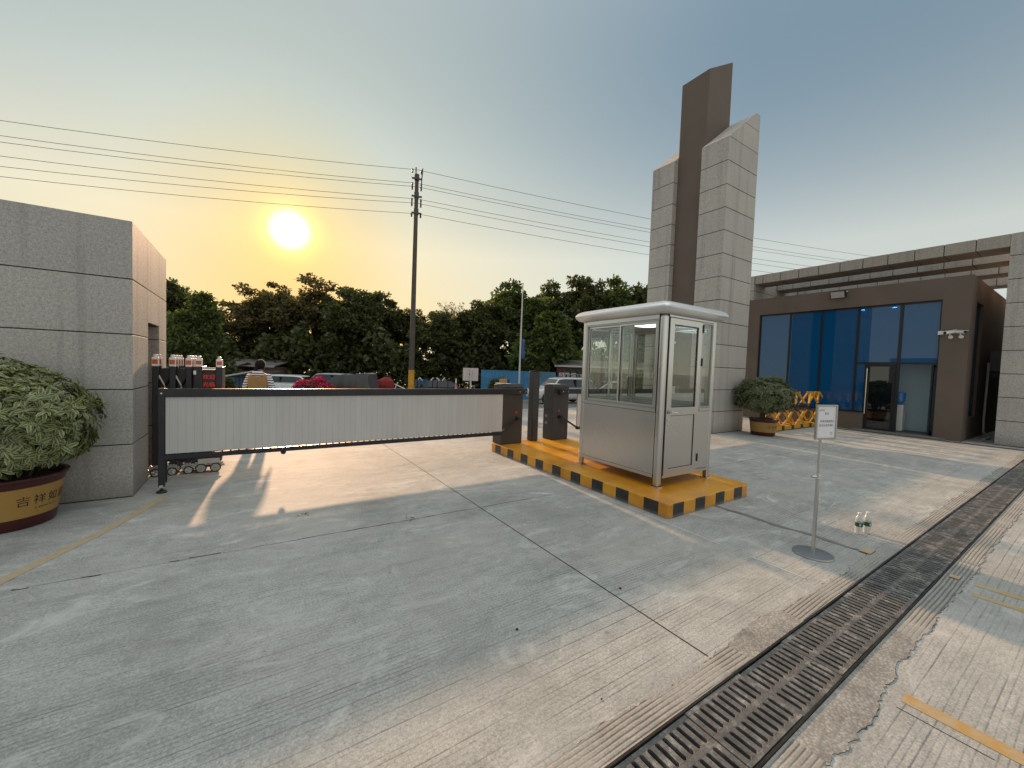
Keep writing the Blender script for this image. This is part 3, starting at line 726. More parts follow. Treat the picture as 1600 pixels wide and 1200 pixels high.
# barrier gates: cabinet with a swinging fence leaf
def barrier(x_cab0, x_cab1, sgn, x_end, label, y_leaf=5.88):
    t = thing('barrier_gate', label, 'barrier gate', ((x_cab0+x_cab1)/2, 6.18, IZ), 0, 'swing barrier gates of the two lanes')
    y0, y1, zt = 6.03, 6.34, 1.262
    cb = MB(); prof = [(y0, IZ), (y1, IZ), (y1, zt-.02), (y0+.16, zt), (y0+.05, zt), (y0, zt-.05)]
    cb.prism(prof, 'x', x_cab0, x_cab1)
    cab = obj('cabinet', cb, M['charcoal'], t, bevel=.012)
    xl = x_cab0 if sgn < 0 else x_cab0
    lid = MB(); lid.box(x_cab0+.012, x_cab0+.19, y0+.03, y1-.02, zt-.003, zt+.006)
    obj('lid', lid, M['white'], cab, bevel=.003)
    for zz in (.46, .60): obj('keypad', MB().box(x_cab0-.003, x_cab0, y0+.17, y0+.24, zz, zz+.05), M['greyslot'], cab)
    obj('card_slot', MB().box(x_cab0-.004, x_cab0, y0+.13, y0+.25, .74, .755), M['black'], cab)
    hub = MB(); xm = x_cab1-.12 if sgn < 0 else x_cab0+.17
    obj('hub', MB().disc((xm, y0-.025, 1.115), (0, 1, 0), .062, .05, 20), M['black'], cab, smooth=True)
    obj('hub', MB().disc((xm, y0-.03, .62), (0, 1, 0), .035, .06, 16), M['black'], cab, smooth=True)
    obj('warning_light', MB().disc((xm-.03, y0-.006, .74), (0, 1, 0), .028, .012, 16), M['red'], cab, smooth=True)
    # leaf frame
    xi = x_cab1-.03 if sgn < 0 else x_cab0+.05
    a, b = sorted((x_end, xi)); fw = .062
    zt_, zb_ = 1.182, .372
    tr = MB().box(a, b, y_leaf-.028, y_leaf+.028, 1.085, zt_)
    rail = obj('top_rail', tr, M['navy'], t, bevel=.004)
    for xx in ((x_end-sgn*.03), xi+sgn*.04, xi+sgn*.17): obj('bolt', MB().disc((xx, y_leaf-.03, 1.13), (0, 1, 0), .009, .012, 10), M['chrome'], rail)
    xpi = x_cab0-.10 if sgn < 0 else x_cab1+.10
    a2, b2 = sorted((x_end, xpi))
    obj('bottom_rail', MB().box(a2, b2, y_leaf-.028, y_leaf+.028, zb_, zb_+.052), M['navy'], t, bevel=.004)
    k = int((b2-a2)/.081); comb = [(b2, zb_+.0522), (b2, zb_+.055)]
    for i in range(k, -1, -1):
        x = a2+.009+i*(b2-a2-.018)/k; comb += [(x+.008, zb_+.055), (x+.008, zb_+.0665), (x-.008, zb_+.0665), (x-.008, zb_+.055)]
    comb += [(a2, zb_+.055), (a2, zb_+.0522)]
    sp = MB().prism(comb, 'y', y_leaf-.012, y_leaf+.012)
    obj('spacer', sp, M['navy'], t)
    x_p0, x_p1 = sorted((x_end-sgn*.062, x_cab0-.09 if sgn < 0 else x_cab1+.09))
    pm = MB().box(x_p0, x_p1, y_leaf-.011, y_leaf+.011, zb_+.0665, 1.084)
    obj('panel', pm, M['ribs'], t)
    x0, x1 = sorted((x_end, x_end-sgn*.058))
    ep = MB().box(x0, x1, y_leaf-.030, y_leaf+.030, .07, 1.186); post = obj('end_post', ep, M['navy'], t, bevel=.004)
    obj('cover_plate', MB().box(x_end-.008 if sgn < 0 else x_end-.06, x_end+.068 if sgn < 0 else x_end+.01, y_leaf+.032, y_leaf+.075, .10, 1.182), M['navy'], post, bevel=.003)
    xc = (x0+x1)/2
    ft = MB().tube([(xc, y_leaf, .075), (xc, y_leaf, .035)], .012, 10); ft.lathe([(.05, 0), (.05, .012), (.02, .034), (.012, .04)], (xc, y_leaf-.01, 0), 16)
    obj('foot', ft, M['black'], post, smooth=True)
    obj('latch', MB().box(xc-.018, xc+.018, y_leaf-.05, y_leaf-.03, .06, .09), M['chrome'], post, bevel=.003)
    wx = a2+.27*(b2-a2) if sgn < 0 else b2-.27*(b2-a2)
    obj('roller', MB().disc((wx, y_leaf+.02, zb_-.012), (0, 1, 0), .032, .03, 16), M['rubber'], t, smooth=True)
    arm = MB(); xa = xm
    arm.bar((xa, y0-.07, .62), (xpi+sgn*.02, y_leaf+.0, .40), .026, .034); arm.disc((xa, y0-.05, .62), (0, 1, 0), .024, .06, 12)
    arm.disc((xpi+sgn*.02, y_leaf, .40), (0, 1, 0), .026, .07, 12)
    obj('link_arm', arm, M['black'], t, bevel=.003)
    return t
barrier(3.752, 4.205, -1, -.884, 'long pale panelled barrier gate closing the left lane beside the granite wall')
barrier(4.925, 5.325, 1, 9.93, 'pale panelled barrier gate of the right lane seen behind the booth')
bx = MB().box(3.80, 3.90, 6.12, 6.24, 1.270, 1.345)
tag(obj('cardboard_box', bx, paint('cardboard', (.36, .21, .10), .85, 0, .15, 8), bevel=.004), 'small tan box on top of the left barrier cabinet', 'box')
pst = thing('camera_post', 'dark square steel post standing between the two barrier cabinets', 'post', (4.57, 6.20, IZ))
obj('pole', MB().box(4.492, 4.648, 6.118, 6.274, IZ, 1.50), M['charcoal'], pst, bevel=.018, seg=3)
obj('cap', MB().box(4.490, 4.650, 6.116, 6.276, 1.502, 1.512), M['black'], pst, bevel=.004)
obj('cable', MB().tube([(4.50, 6.10, .62), (4.49, 6.08, .45), (4.485, 6.09, .30), (4.50, 6.11, .20)], .008, 6), M['black'], pst, smooth=True)

# ------------------------------------------------------------------ guard booth
BX0, BX1, BY0, BY1 = 4.10, 5.20, 2.985, 4.375
ZB, ZT = .268, 2.262      # underside of body, top of frame
bt = thing('guard_booth', 'stainless steel guard booth with white roof standing on the yellow island', 'guard booth', (4.65, 3.68, IZ))
pw = .085
for (cx, cy) in ((BX0+pw/2, BY0+pw/2), (BX1-.03, BY0+.03), (BX0+.03, BY1-.03), (BX1-.03, BY1-.03)):
    mb = MB()
    if (cx, cy) == (BX0+pw/2, BY0+pw/2): mb.box(BX0-.004, BX0+pw, BY0-.004, BY0+pw, IZ+.012, ZT)
    else: mb.box(cx-.031, cx+.031, cy-.031, cy+.031, IZ+.012, ZT)
    post = obj('corner_post', mb, M['steel'], bt, bevel=.034 if cx < 4.2 and cy < 3.2 else .010, seg=6)
    obj('foot', MB().box(cx-.05, cx+.05, cy-.05, cy+.05, IZ, IZ+.012), M['chrome'], post, bevel=.002)
# lower panels with frames
def wall_lower(axis, c, a0, a1, z0, z1, out, name='lower_panel'):
    f = MB(); th = .022; fr = .038
    def bx(u0, u1, z0, z1, d0, d1, m=0):
        (f.box(c-d1*out if 0 else min(c+out*d0, c+out*d1), max(c+out*d0, c+out*d1), u0, u1, z0, z1, m) if axis == 'x' else f.box(u0, u1, min(c+out*d0, c+out*d1), max(c+out*d0, c+out*d1), z0, z1, m))
    bx(a0, a1, z0+fr, z1-fr, -.03, -.006)
    bx(a0, a1, z0, z0+fr, -.034, .002); bx(a0, a1, z1-fr, z1, -.034, .006)
    bx(a0, a1, z1-fr-.006, z1-fr-.0005, -.03, -.004, 1); bx(a0, a1, z0+fr+.0005, z0+fr+.005, -.03, -.004, 1)
    return obj(name, f, [M['steel'], M['seal']], bt, bevel=.002, seg=1)
wall_lower('x', BX0, BY0+pw+.001, BY1-.062, ZB, 1.112, -1)
wall_lower('x', BX1, BY0+.062, BY1-.062, ZB, 1.112, 1)
wall_lower('y', BY1, BX0+.062, BX1-.062, ZB, 1.112, 1)
wall_lower('y', BY0, 4.885, BX1-.062, ZB, 1.112, -1)
# header beams
hb = MB()
hb.box(BX0-.002, BX0+.05, BY0+pw+.001, BY1-.063, 2.205, ZT); hb.box(BX1-.05, BX1+.002, BY0+.063, BY1-.063, 2.205, ZT)
hb.box(BX0+pw+.001, BX1-.063, BY0-.002, BY0+.05, 2.232, ZT); hb.box(BX0+.063, BX1-.063, BY1-.05, BY1+.002, 2.205, ZT)
obj('header', hb, M['steel'], bt, bevel=.003)
def sliding_window(axis, c, a0, a1, z0, z1, out, split):
    fr = .022
    def put(mb, u0, u1, z0, z1, d0, d1):
        lo, hi = sorted((c+out*d0, c+out*d1))
        (mb.box(lo, hi, u0, u1, z0, z1) if axis == 'x' else mb.box(u0, u1, lo, hi, z0, z1))
    m = MB(); put(m, a0, a1, z0, z0+fr, -.055, .001); put(m, a0, a1, z1-fr, z1, -.055, .001); put(m, a0, a0+fr, z0+fr, z1-fr, -.055, .001); put(m, a1-fr, a1, z0+fr, z1-fr, -.055, .001)
    w_ = obj('window', m, M['steel_dark'], bt, bevel=.002, seg=1)
    for k, (u0, u1, d) in enumerate(((a0+fr, split+.025, -.014), (split-.025, a1-fr, -.036))):
        s = MB(); q = .026
        for args in ((u0, u1, z0+fr, z0+fr+q), (u0, u1, z1-fr-q, z1-fr), (u0, u0+q, z0+fr+q, z1-fr-q), (u1-q, u1, z0+fr+q, z1-fr-q)): put(s, *args, d-.009, d+.009)
        sa = obj('sash', s, M['steel'], w_, bevel=.002, seg=1)
        g = MB(); put(g, u0+q-.003, u1-q+.003, z0+fr+q-.003, z1-fr-q+.003, d-.002, d+.002)
        obj('pane', g, M['glass'], w_)
        sl_ = MB(); e = .005
        for args in ((u0+q, u1-q, z0+fr+q, z0+fr+q+e), (u0+q, u1-q, z1-fr-q-e, z1-fr-q), (u0+q, u0+q+e, z0+fr+q+e, z1-fr-q-e), (u1-q-e, u1-q, z0+fr+q+e, z1-fr-q-e)): put(sl_, *args, d-.006, d+.006)
        obj('seal', sl_, M['seal'], w_)
    return w_
sliding_window('x', BX0, BY0+pw+.002, BY1-.063, 1.113, 2.204, -1, 3.668)
sliding_window('x', BX1, BY0+.063, BY1-.063, 1.113, 2.204, 1, 3.70)
sliding_window('y', BY1, BX0+.063, BX1-.063, 1.113, 2.204, 1, 4.65)
# side light right of the door
sl = MB(); y_ = BY0
for (x0, x1, z0, z1) in ((4.885, 4.912, 1.114, 2.23), (5.112, 5.137, 1.114, 2.23), (4.912, 5.112, 1.114, 1.135), (4.912, 5.112, 2.205, 2.23)): sl.box(x0, x1, y_-.001, y_+.035, z0, z1)
slo = obj('window', sl, M['steel_dark'], bt, bevel=.002, seg=1)
obj('pane', MB().box(4.910, 5.114, y_+.014, y_+.018, 1.133, 2.207), M['glass'], slo)
# door
dr = MB(); DX0_, DX1_, DZ0, DZ1 = 4.192, 4.875, .30, 2.222
for (x0, x1, z0, z1) in ((DX0_, DX0_+.085, DZ0, DZ1), (DX1_-.095, DX1_-.012, DZ0, DZ1), (DX0_+.085, DX1_-.095, DZ1-.075, DZ1), (DX0_+.085, DX1_-.095, 1.035, 1.135), (DX0_+.085, DX1_-.095, DZ0, DZ0+.075)): dr.box(x0, x1, y_-.012, y_+.026, z0, z1)
dro = obj('door', dr, M['steel'], bt, bevel=.003)
obj('seal', holed('y', DX0_+.085, DX1_-.095, 1.135, DZ1-.075, (DX0_+.092, DX1_-.102, 1.142, DZ1-.082), y_+.003, y_+.016), M['seal'], dro)
obj('seal', holed('y', DX0_+.085, DX1_-.095, DZ0+.075, 1.035, (DX0_+.091, DX1_-.101, DZ0+.081, 1.029), y_-.002, y_+.004), M['seal'], dro)
obj('door_panel', MB().box(DX0_+.083, DX1_-.093, y_+.002, y_+.018, DZ0+.073, 1.037), M['steel'], dro)
obj('pane', MB().box(DX0_+.083, DX1_-.093, y_+.008, y_+.012, 1.133, DZ1-.073), M['glass'], dro)
hd = MB(); hd.tube([(4.232, y_-.02, 1.085), (4.232, y_-.06, 1.085), (4.25, y_-.066, 1.083), (4.345, y_-.062, 1.078)], [.009, .009, .009, .008], 8)
obj('lock', MB().disc((4.232, y_-.017, 1.085), (0, 1, 0), .026, .010, 16), M['steel_dark'], dro, smooth=True)
for zz, rr_ in ((.985, .014), (.92, .012)): obj('lock', MB().disc((4.232, y_-.016, zz), (0, 1, 0), rr_, .01, 12), M['chrome'], dro, smooth=True)
obj('handle', hd, M['chrome'], dro, smooth=True)
for zz in (.42, 1.66, 2.09): obj('hinge', MB().tube([(DX1_-.004, y_-.016, zz), (DX1_-.004, y_-.016, zz+.10)], .010, 8), M['black'], dro, smooth=True)
dsill = MB().box(BX0+pw+.001, 4.884, BY0-.002, BY0+.04, ZB, .298)
obj('door_sill', dsill, M['steel'], bt, bevel=.003)
obj('door_gap', MB().box(4.186, 4.1915, y_+.002, y_+.03, .30, 2.23), M['seal'], bt)
obj('door_gap', MB().box(4.8755, 4.884, y_+.004, y_+.03, .30, 2.23), M['seal'], bt)
# floor, ceiling, desk, lamp
obj('floor', MB().box(BX0+.04, BX1-.04, BY0+.045, BY1-.04, ZB+.002, ZB+.03), M['steel_dark'], bt)
obj('ceiling', MB().box(BX0+.052, BX1-.052, BY0+.052, BY1-.052, 2.236, 2.258), M['white'], bt)
lp = MB().lathe([(.0, 0), (.19, 0), (.20, .012), (.19, .028), (0, .028)], (4.66, 3.66, 2.207), 32); obj('ceiling_lamp', lp, M['lamp'], bt, smooth=True)
obj('desk', MB().box(4.62, 5.13, 3.75, 4.31, 1.02, 1.045), M['white'], bt)
obj('desk', MB().box(BX0+.05, 4.40, 3.20, 4.31, 1.035, 1.055), M['steel_dark'], bt)
tag_ = MB().disc((4.315, y_+.0065, 1.93), (0, 1, 0), .014, .001, 14); obj('sticker', tag_, M['white'], dro)
obj('socket', MB().box(5.125, 5.135, 3.52, 3.60, 1.25, 1.37), M['white'], bt)
obj('cable', MB().tube([(4.16, 4.27, 2.2), (4.162, 4.28, 1.85), (4.17, 4.26, 1.62), (4.16, 4.28, 1.42), (4.17, 4.27, 1.30)], .006, 6), M['white'], bt, smooth=True)
obj('cable', MB().tube([(4.63, 4.30, 2.2), (4.632, 4.30, 1.8), (4.64, 4.29, 1.5), (4.635, 4.30, 1.36)], .005, 6), M['white'], bt, smooth=True)
obj('plug', MB().box(4.615, 4.655, 4.28, 4.305, 1.29, 1.36), M['white'], bt, bevel=.004)
# roof: bull-nosed slab
def roof_mb():
    x0, x1, y0, y1 = 3.985, 5.315, 2.870, 4.490; z0, z1 = 2.264, 2.415; r = (z1-z0)/2
    prof = [(.16, z0), (.07, z0+.002), (.030, z0+.016), (.006, z0+.052), (.0, z0+.070), (.006, z0+.088), (.030, z0+.118), (.075, z1-.010), (.11, z1), (.45, z1+.012)]
    mb = MB(); n = 0
    rings = []
    for (i, z) in prof:
        c = .045 if i < .1 else .02
        rings.append([(x0+i+c, y0+i, z), (x1-i-c, y0+i, z), (x1-i, y0+i+c, z), (x1-i, y1-i-c, z), (x1-i-c, y1-i, z), (x0+i+c, y1-i, z), (x0+i, y1-i-c, z), (x0+i, y0+i+c, z)])
    vs = [p for r_ in rings for p in r_]; fs = []
    for k in range(len(rings)-1):
        for j in range(8): fs.append((k*8+j, k*8+(j+1) % 8, (k+1)*8+(j+1) % 8, (k+1)*8+j))
    fs.append(tuple(range(8))[::-1]); fs.append(tuple(len(vs)-8+j for j in range(8)))
    return mb.add(vs, fs)
obj('roof', roof_mb(), M['roofwhite'], bt, smooth=True)

# ------------------------------------------------------------------ retractable gate beside the wall
rt = thing('retractable_gate', 'dark folded retractable gate on wheels with orange and white beacons', 'gate', (-.72, 6.7, 0))
CX = [-1.035, -.868, -.703]; CYs = [6.70, 6.93, 7.16, 7.39]
for cx in CX:
    for j, cy in enumerate(CYs):
        if cx < -1.0 and j > 1: continue
        p = obj('post', MB().box(cx-.030, cx+.030, cy-.026, cy+.026, .13, 1.415-.0*j), M['navy'], rt, bevel=.006)
        bc = MB().box(cx-.034, cx+.034, cy-.030, cy+.030, 1.417, 1.532); bo = obj('beacon', bc, M['white'], p, bevel=.008)
        obj('lens', MB().box(cx-.027, cx+.027, cy-.033, cy+.033, 1.445, 1.503), M['orange'], bo, bevel=.003)
        obj('knob', MB().lathe([(.0, 0), (.022, 0), (.022, .03), (.012, .036), (0, .036)], (cx, cy, 1.533), 14), M['white'], bo, smooth=True)
        wh = MB().disc((cx, cy-.02, .052), (0, 1, 0), .052, .03, 22); wo = obj('wheel', wh, M['rubber'], p, smooth=True)
        rim = MB().disc((cx, cy-.037, .052), (0, 1, 0), .040, .006, 20)
        for k in range(5):
            a = 2*math.pi*k/5+.3; rim.bar((cx, cy-.041, .052), (cx+.036*math.cos(a), cy-.041, .052+.036*math.sin(a)), .010, .006)
        obj('rim', rim, M['chrome'], wo)
        fd = MB(); pts = [(cx+.066*math.cos(t), .058+.066*math.sin(t)) for t in [R(10+i*20) for i in range(9)]]
        for a, b in zip(pts[:-1], pts[1:]): fd.bar((a[0], cy-.03, a[1]), (b[0], cy-.03, b[1]), .055, .006, up=(0, 1, 0))
        obj('fender', fd, paint('pale_fender', (.42, .40, .37), .35, .4, .1) if False else M['steel_dark'], p)
for k in range(len(CX)-1):
    x0, x1 = CX[k], CX[k+1]
    for cy in (6.76, 6.99):
        for (za, zb) in ((.25, .75), (.75, .25), (.80, 1.30), (1.30, .80)):
            obj('scissor_bar', MB().bar((x0+.02, cy, za), ((x0+x1)/2, cy+.02, (za+zb)/2+.1), .03, .016), M['steel_dark'], rt)
            obj('scissor_bar', MB().bar(((x0+x1)/2, cy+.02, (za+zb)/2+.1), (x1-.02, cy, zb), .03, .016), M['navy'], rt)
for k in range(len(CX)-1):  # plates added to the folded gate to block sun passing between posts
    for cy in (6.80, 7.03, 7.26): obj('sun_block_plate', MB().box(CX[k]+.037, CX[k+1]-.037, cy-.008, cy+.008, .16, 1.39), M['navy'], rt)
obj('sun_block_plate', MB().box(CX[2]+.037, -.657, 6.86, 6.88, .16, 1.39), M['navy'], rt)
obj('sun_block_plate', MB().box(-1.083, CX[0]-.038, 6.80, 6.82, .10, 1.39), M['navy'], rt)
hx0, hx1 = -.655, -.345
hdm = MB().box(hx0, hx0+.095, 6.66, 7.35, .15, 1.425); hdm.box(hx1-.075, hx1, 6.66, 7.35, .15, 1.425); hdm.box(hx0+.095, hx1-.075, 6.69, 7.32, .15, 1.385)
hu = obj('drive_unit', hdm, M['navy'], rt, bevel=.006)
obj('light_bar', MB().box(hx0+.098, hx1-.078, 6.664, 6.72, 1.392, 1.414), M['tin_light'], hu, bevel=.003)
scx = (hx0+.097+hx1-.077)/2
sb = obj('display', MB().box(hx0+.097, hx1-.077, 6.672, 6.689, 1.02, 1.35), M['black'], hu)
tm = merge(text_mb('欢迎', .068, frame_M((scx, 6.670, 1.285), (1, 0, 0), (0, -1, 0)), .0015), text_mb('光临', .068, frame_M((scx, 6.670, 1.185), (1, 0, 0), (0, -1, 0)), .0015))
obj('lettering', tm, M['led'], sb)
obj('warning_label', MB().box(hx0+.003, hx0+.030, 6.655, 6.659, 1.32, 1.37), M['white'], hu)
obj('valance', MB().box(hx0+.05, hx1-.02, 6.64, 6.68, .125, .19), M['tin_light'], hu, bevel=.006)
for cx in (-.598, -.378):
    bc = MB().box(cx-.038, cx+.038, 6.655, 6.725, 1.427, 1.530); bo = obj('beacon', bc, M['white'], hu, bevel=.008)
    obj('lens', MB().box(cx-.029, cx+.029, 6.652, 6.728, 1.452, 1.502), M['orange'], bo, bevel=.003)
    obj('knob', MB().lathe([(.0, 0), (.022, 0), (.022, .03), (.012, .036), (0, .036)], (cx, 6.69, 1.531), 14), M['white'], bo, smooth=True)
for cx in (-.572, -.415):
    wo = obj('wheel', MB().disc((cx, 6.68, .062), (0, 1, 0), .062, .04, 24), M['rubber'], hu, smooth=True)
    rim = MB().disc((cx, 6.657, .062), (0, 1, 0), .049, .006, 22)
    for k in range(5):
        a = 2*math.pi*k/5+.5; rim.bar((cx, 6.652, .062), (cx+.045*math.cos(a), 6.652, .062+.045*math.sin(a)), .012, .007)
    obj('rim', rim, M['steel_dark'], wo)
    fd = MB(); pts = [(cx+.074*math.cos(t), .066+.074*math.sin(t)) for t in [R(5+i*21.25) for i in range(9)]]
    for a, b in zip(pts[:-1], pts[1:]): fd.bar((a[0], 6.67, a[1]), (b[0], 6.67, b[1]), .06, .007, up=(0, 1, 0))
    obj('fender', fd, M['steel_dark'], hu)

# ------------------------------------------------------------------ gate pylon
pz = [0, .576, 1.157, 1.751, 2.353, 2.937, 3.522, 4.125, 4.72, 5.316, 5.896, 6.482, 7.09, 7.687]
py = thing('gate_pylon', 'tall pylon of two granite columns with a brown slab between them', 'pylon', (10.9, 7.0, 0))
def col_mb(y0, y1, x0=10.18, x1=11.66):
    mb = MB(); mb.box(x0+.008, x1-.008, y0+.008, y1-.008, 0, 7.68, 1)
    for a, b in zip(pz[:-1], pz[1:]): mb.box(x0, x1, y0, y1, a+.016, b, 0)
    sl = (8.73-7.69)/(11.46-10.18); zc = [7.697, 8.29, 8.72]; top = lambda x: 7.697+min(x-x0, 1.28)*sl
    mb.prism([(x0+.008, 7.68), (x1-.008, 7.68), (x1-.008, 8.70), (x0+1.26, 8.70)], 'y', y0+.008, y1-.008, 1)
    g = .010
    def cut(z): return x0+(z-7.697)/sl
    mb.prism([(x0+.005, 7.697), (x1, 7.697), (x1, 8.29-g), (cut(8.29-g), 8.29-g)], 'y', y0, y1, 0)
    mb.prism([(cut(8.29), 8.29), (x1, 8.29), (x1, 8.735), (x0+1.28, 8.735)], 'y', y0, y1, 0)
    return mb
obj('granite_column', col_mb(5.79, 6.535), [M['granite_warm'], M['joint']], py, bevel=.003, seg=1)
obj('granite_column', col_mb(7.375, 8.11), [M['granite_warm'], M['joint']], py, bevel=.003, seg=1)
sb_ = MB(); sb_.prism([(10.36, 0), (11.47, 0), (11.47, 10.53), (10.36, 9.885)], 'y', 6.54, 7.37)
slab = obj('brown_slab', sb_, M['brown'], py, bevel=.006)
# ------------------------------------------------------------------ guardhouse
HX, HYR, HYL, HZ = 15.80, 2.23, 8.7, 4.43
hs = thing('guardhouse', 'brown rendered gatehouse with blue glass front under the granite pergola', 'building', (18.5, 5.4, 0))
mb = MB(); mb.prism([(HYR, 0), (HYR, HZ), (HYL, HZ), (HYL, 0), (4.29, 0), (4.29, .55), (7.46, .55), (7.46, 3.84), (2.76, 3.84), (2.76, 0)], 'x', HX, HX+.24)
fw_ = obj('wall', mb, M['brown'], hs)
obj('wall', holed('y', HX+.242, 23.5, 0, HZ, (16.48, 17.42, .63, 3.80), HYR, HYR+.22), M['brown'], hs)
obj('wall', MB().box(HX+.242, 23.5, HYL-.22, HYL, 0, HZ), M['brown'], hs)
obj('wall', MB().box(23.28, 23.5, HYR+.222, HYL-.222, 0, HZ), M['brown'], hs)
obj('roof', MB().box(HX+.242, 23.27, HYR+.222, HYL-.222, 4.0, 4.12), M['brown_dark'], hs)
obj('ceiling', MB().box(HX+.245, 23.27, HYR+.225, HYL-.225, 3.86, 3.90), M['white'], hs)
obj('floor', MB().box(HX+.02, 23.27, HYR+.24, HYL-.24, -.02, .06), M['wallgrey'], hs)
obj('partition', MB().box(18.3, 18.42, HYR+.24, HYL-.24, .06, 3.85), M['interior_blue'], hs)
obj('partition', MB().box(16.95, 17.05, 2.95, 4.25, .061, 2.6), M['interior'], hs)
xg = HX+.10
def frm(n, y0, y1, z0, z1, d=.05): return obj(n, MB().box(xg-d/2, xg+d/2, y0, y1, z0, z1), M['mullion'], hs, bevel=.003, seg=1)
for y in (6.455, 5.52, 4.565): frm('mullion', y-.03, y+.03, .602, 3.788)
frm('mullion', 3.545, 3.615, .07, 3.788, .07)
frm('window_frame', 2.762, 7.458, 3.79, 3.838); frm('window_frame', 4.292, 7.458, .552, .60); frm('window_frame', 7.41, 7.458, .602, 3.788); frm('window_frame', 2.762, 2.80, .07, 3.788)
frm('transom', 2.802, 3.543, 2.06, 2.115); frm('transom', 3.617, 4.533, 2.06, 2.115)
frm('mullion', 4.29, 4.335, .602, 2.058)
for i, (y0, y1, z0, z1) in enumerate(((6.487, 7.408, .602, 3.788), (5.552, 6.423, .602, 3.788), (4.597, 5.488, .602, 3.788), (3.617, 4.533, 2.117, 3.788), (2.802, 3.543, 2.117, 3.788), (4.337, 4.533, .602, 2.058))):
    obj('pane', MB().box(xg-.004, xg+.004, y0, y1, z0, z1), M['blueglass'], hs)
dd = thing('door', None, None, (0, 0, 0)); bpy.data.objects.remove(dd)
dm = holed('x', 3.62, 4.285, .03, 2.055, (3.685, 4.215, .12, 1.985), xg-.03, xg+.02)
do = obj('door', dm, M['mullion'], hs, bevel=.003, seg=1)
obj('pane', MB().box(xg-.006, xg, 3.687, 4.213, .122, 1.983), glass('dark_door_glass', (.04, .10, .18), 1.5, (.004, .012, .02), .35), do)
hb_ = MB().tube([(xg-.03, 4.262, .50), (xg-.085, 4.262, .52), (xg-.085, 4.262, 1.92), (xg-.03, 4.262, 1.94)], .014, 8)
obj('handle', hb_, M['chrome'], do, smooth=True)
od = obj('door', holed('y', xg+.04, xg+.72, .065, 2.05, (xg+.11, xg+.65, .15, 1.98), 2.86, 2.905), M['mullion'], hs, bevel=.003, seg=1)
obj('pane', MB().box(xg+.112, xg+.648, 2.878, 2.884, .152, 1.978), M['clearglass'], od)
obj('door_step', MB().box(HX-.10, HX+.04, 2.5, 4.5, 0, .045), M['patch'], hs, bevel=.008)
for yy in (4.72, 3.95):
    dl = obj('downlight', MB().disc((16.75, yy, 3.852), (0, 0, 1), .045, .012, 20), M['spotlamp'], hs)
for z0 in (3.83,): obj('window_sill', MB().box(HX-.012, HX+.02, 4.292, 7.46, .535, .556), M['brown_dark'], hs)
sw = obj('window', holed('y', 16.482, 17.418, .632, 3.798, (16.53, 17.37, .68, 3.75), HYR+.06, HYR+.12), M['mullion'], hs)
obj('pane', MB().box(16.532, 17.368, HYR+.088, HYR+.096, .682, 3.748), M['blueglass'], sw)
gt = MB().box(15.42, 15.60, .9, 8.6, -.02, .004); gt.box(15.60, 15.66, .9, 8.6, -.02, .03)
tag(obj('gutter', MB().box(15.44, 15.62, .3, 8.6, -.02, .005), M['black']), kind='structure')
wd = thing('water_dispenser', 'white water dispenser with a blue bottle just inside the open doorway', 'water dispenser', (16.45, 3.62, .06))
obj('body', MB().box(16.30, 16.60, 3.50, 3.74, .062, .85), M['white'], wd, bevel=.02)
obj('bottle', MB().lathe([(.05, 0), (.06, .04), (.125, .10), (.13, .30), (.11, .38), (0, .40)], (16.45, 3.62, .85), 20), paint('blue_water_bottle', (.05, .22, .55), .2), wd, smooth=True)
fl = thing('floodlight', 'black floodlight mounted high on the brown gatehouse front', 'floodlight', (15.75, 5.06, 4.30))
Mf = Matrix.Translation((15.62, 5.06, 4.26)) @ Matrix.Rotation(R(-28), 4, 'Y')
def boxM(Mx, *a): 
    b = MB().box(*a); b.v = [tuple(Mx @ Vector(p)) for p in b.v]; return b
obj('housing', boxM(Mf, -.035, .05, -.21, .21, -.13, .13), M['black'], fl, bevel=.012)
obj('lens', boxM(Mf, -.041, -.036, -.175, .175, -.10, .10), paint('led_lens', (.42, .42, .40), .3), fl)
obj('bracket', MB().tube([(15.64, 4.84, 4.26), (15.74, 4.84, 4.34), (15.795, 4.90, 4.36), (15.795, 5.22, 4.36), (15.74, 5.28, 4.34), (15.64, 5.28, 4.26)], .014, 6), M['black'], fl)
def cctv(y, label, aim, junction):
    t = thing('security_camera', label, 'security camera', (15.78, y, 2.9), 0, 'white security cameras on the gatehouse corner')
    obj('base', MB().disc((15.785, y, 2.80), (1, 0, 0), .045, .03, 18), M['white'], t, smooth=True)
    obj('bracket', MB().tube([(15.77, y, 2.80), (15.70, y, 2.82), (15.67, y, 2.87)], .014, 8), M['white'], t, smooth=True)
    d = Vector(aim).normalized(); c = Vector((15.66, y, 2.92))
    bd = MB().tube([c-d*.10, c+d*.10], .042, 16); b = obj('body', bd, M['white'], t, smooth=True)
    obj('lens', MB().tube([c+d*.101, c+d*.112], .034, 16), M['black'], b, smooth=True)
    hd_ = MB().bar(c-d*.11+Vector((0, 0, .043)), c+d*.15+Vector((0, 0, .043)), .09, .010); obj('hood', hd_, M['white'], b, bevel=.004)
    if junction: obj('junction_box', MB().box(15.74, 15.795, y+.14, y+.24, 2.87, 2.97), M['white'], t, bevel=.006)
cctv(2.56, 'white bullet camera beside the small white junction box on the gatehouse', (-.5, .55, -.15), True)
cctv(2.37, 'white bullet camera with black lens nearest the gatehouse corner', (-.45, -.75, -.12), False)
ac = thing('air_conditioner', 'dark outdoor air conditioner unit hung in the narrow alley', 'air conditioner', (18.9, 1.9, 2.3))
obj('casing', MB().box(18.45, 19.3, 1.82, 2.16, 1.95, 2.55), paint('grey_ac_casing', (.10, .10, .10), .5), ac, bevel=.015)
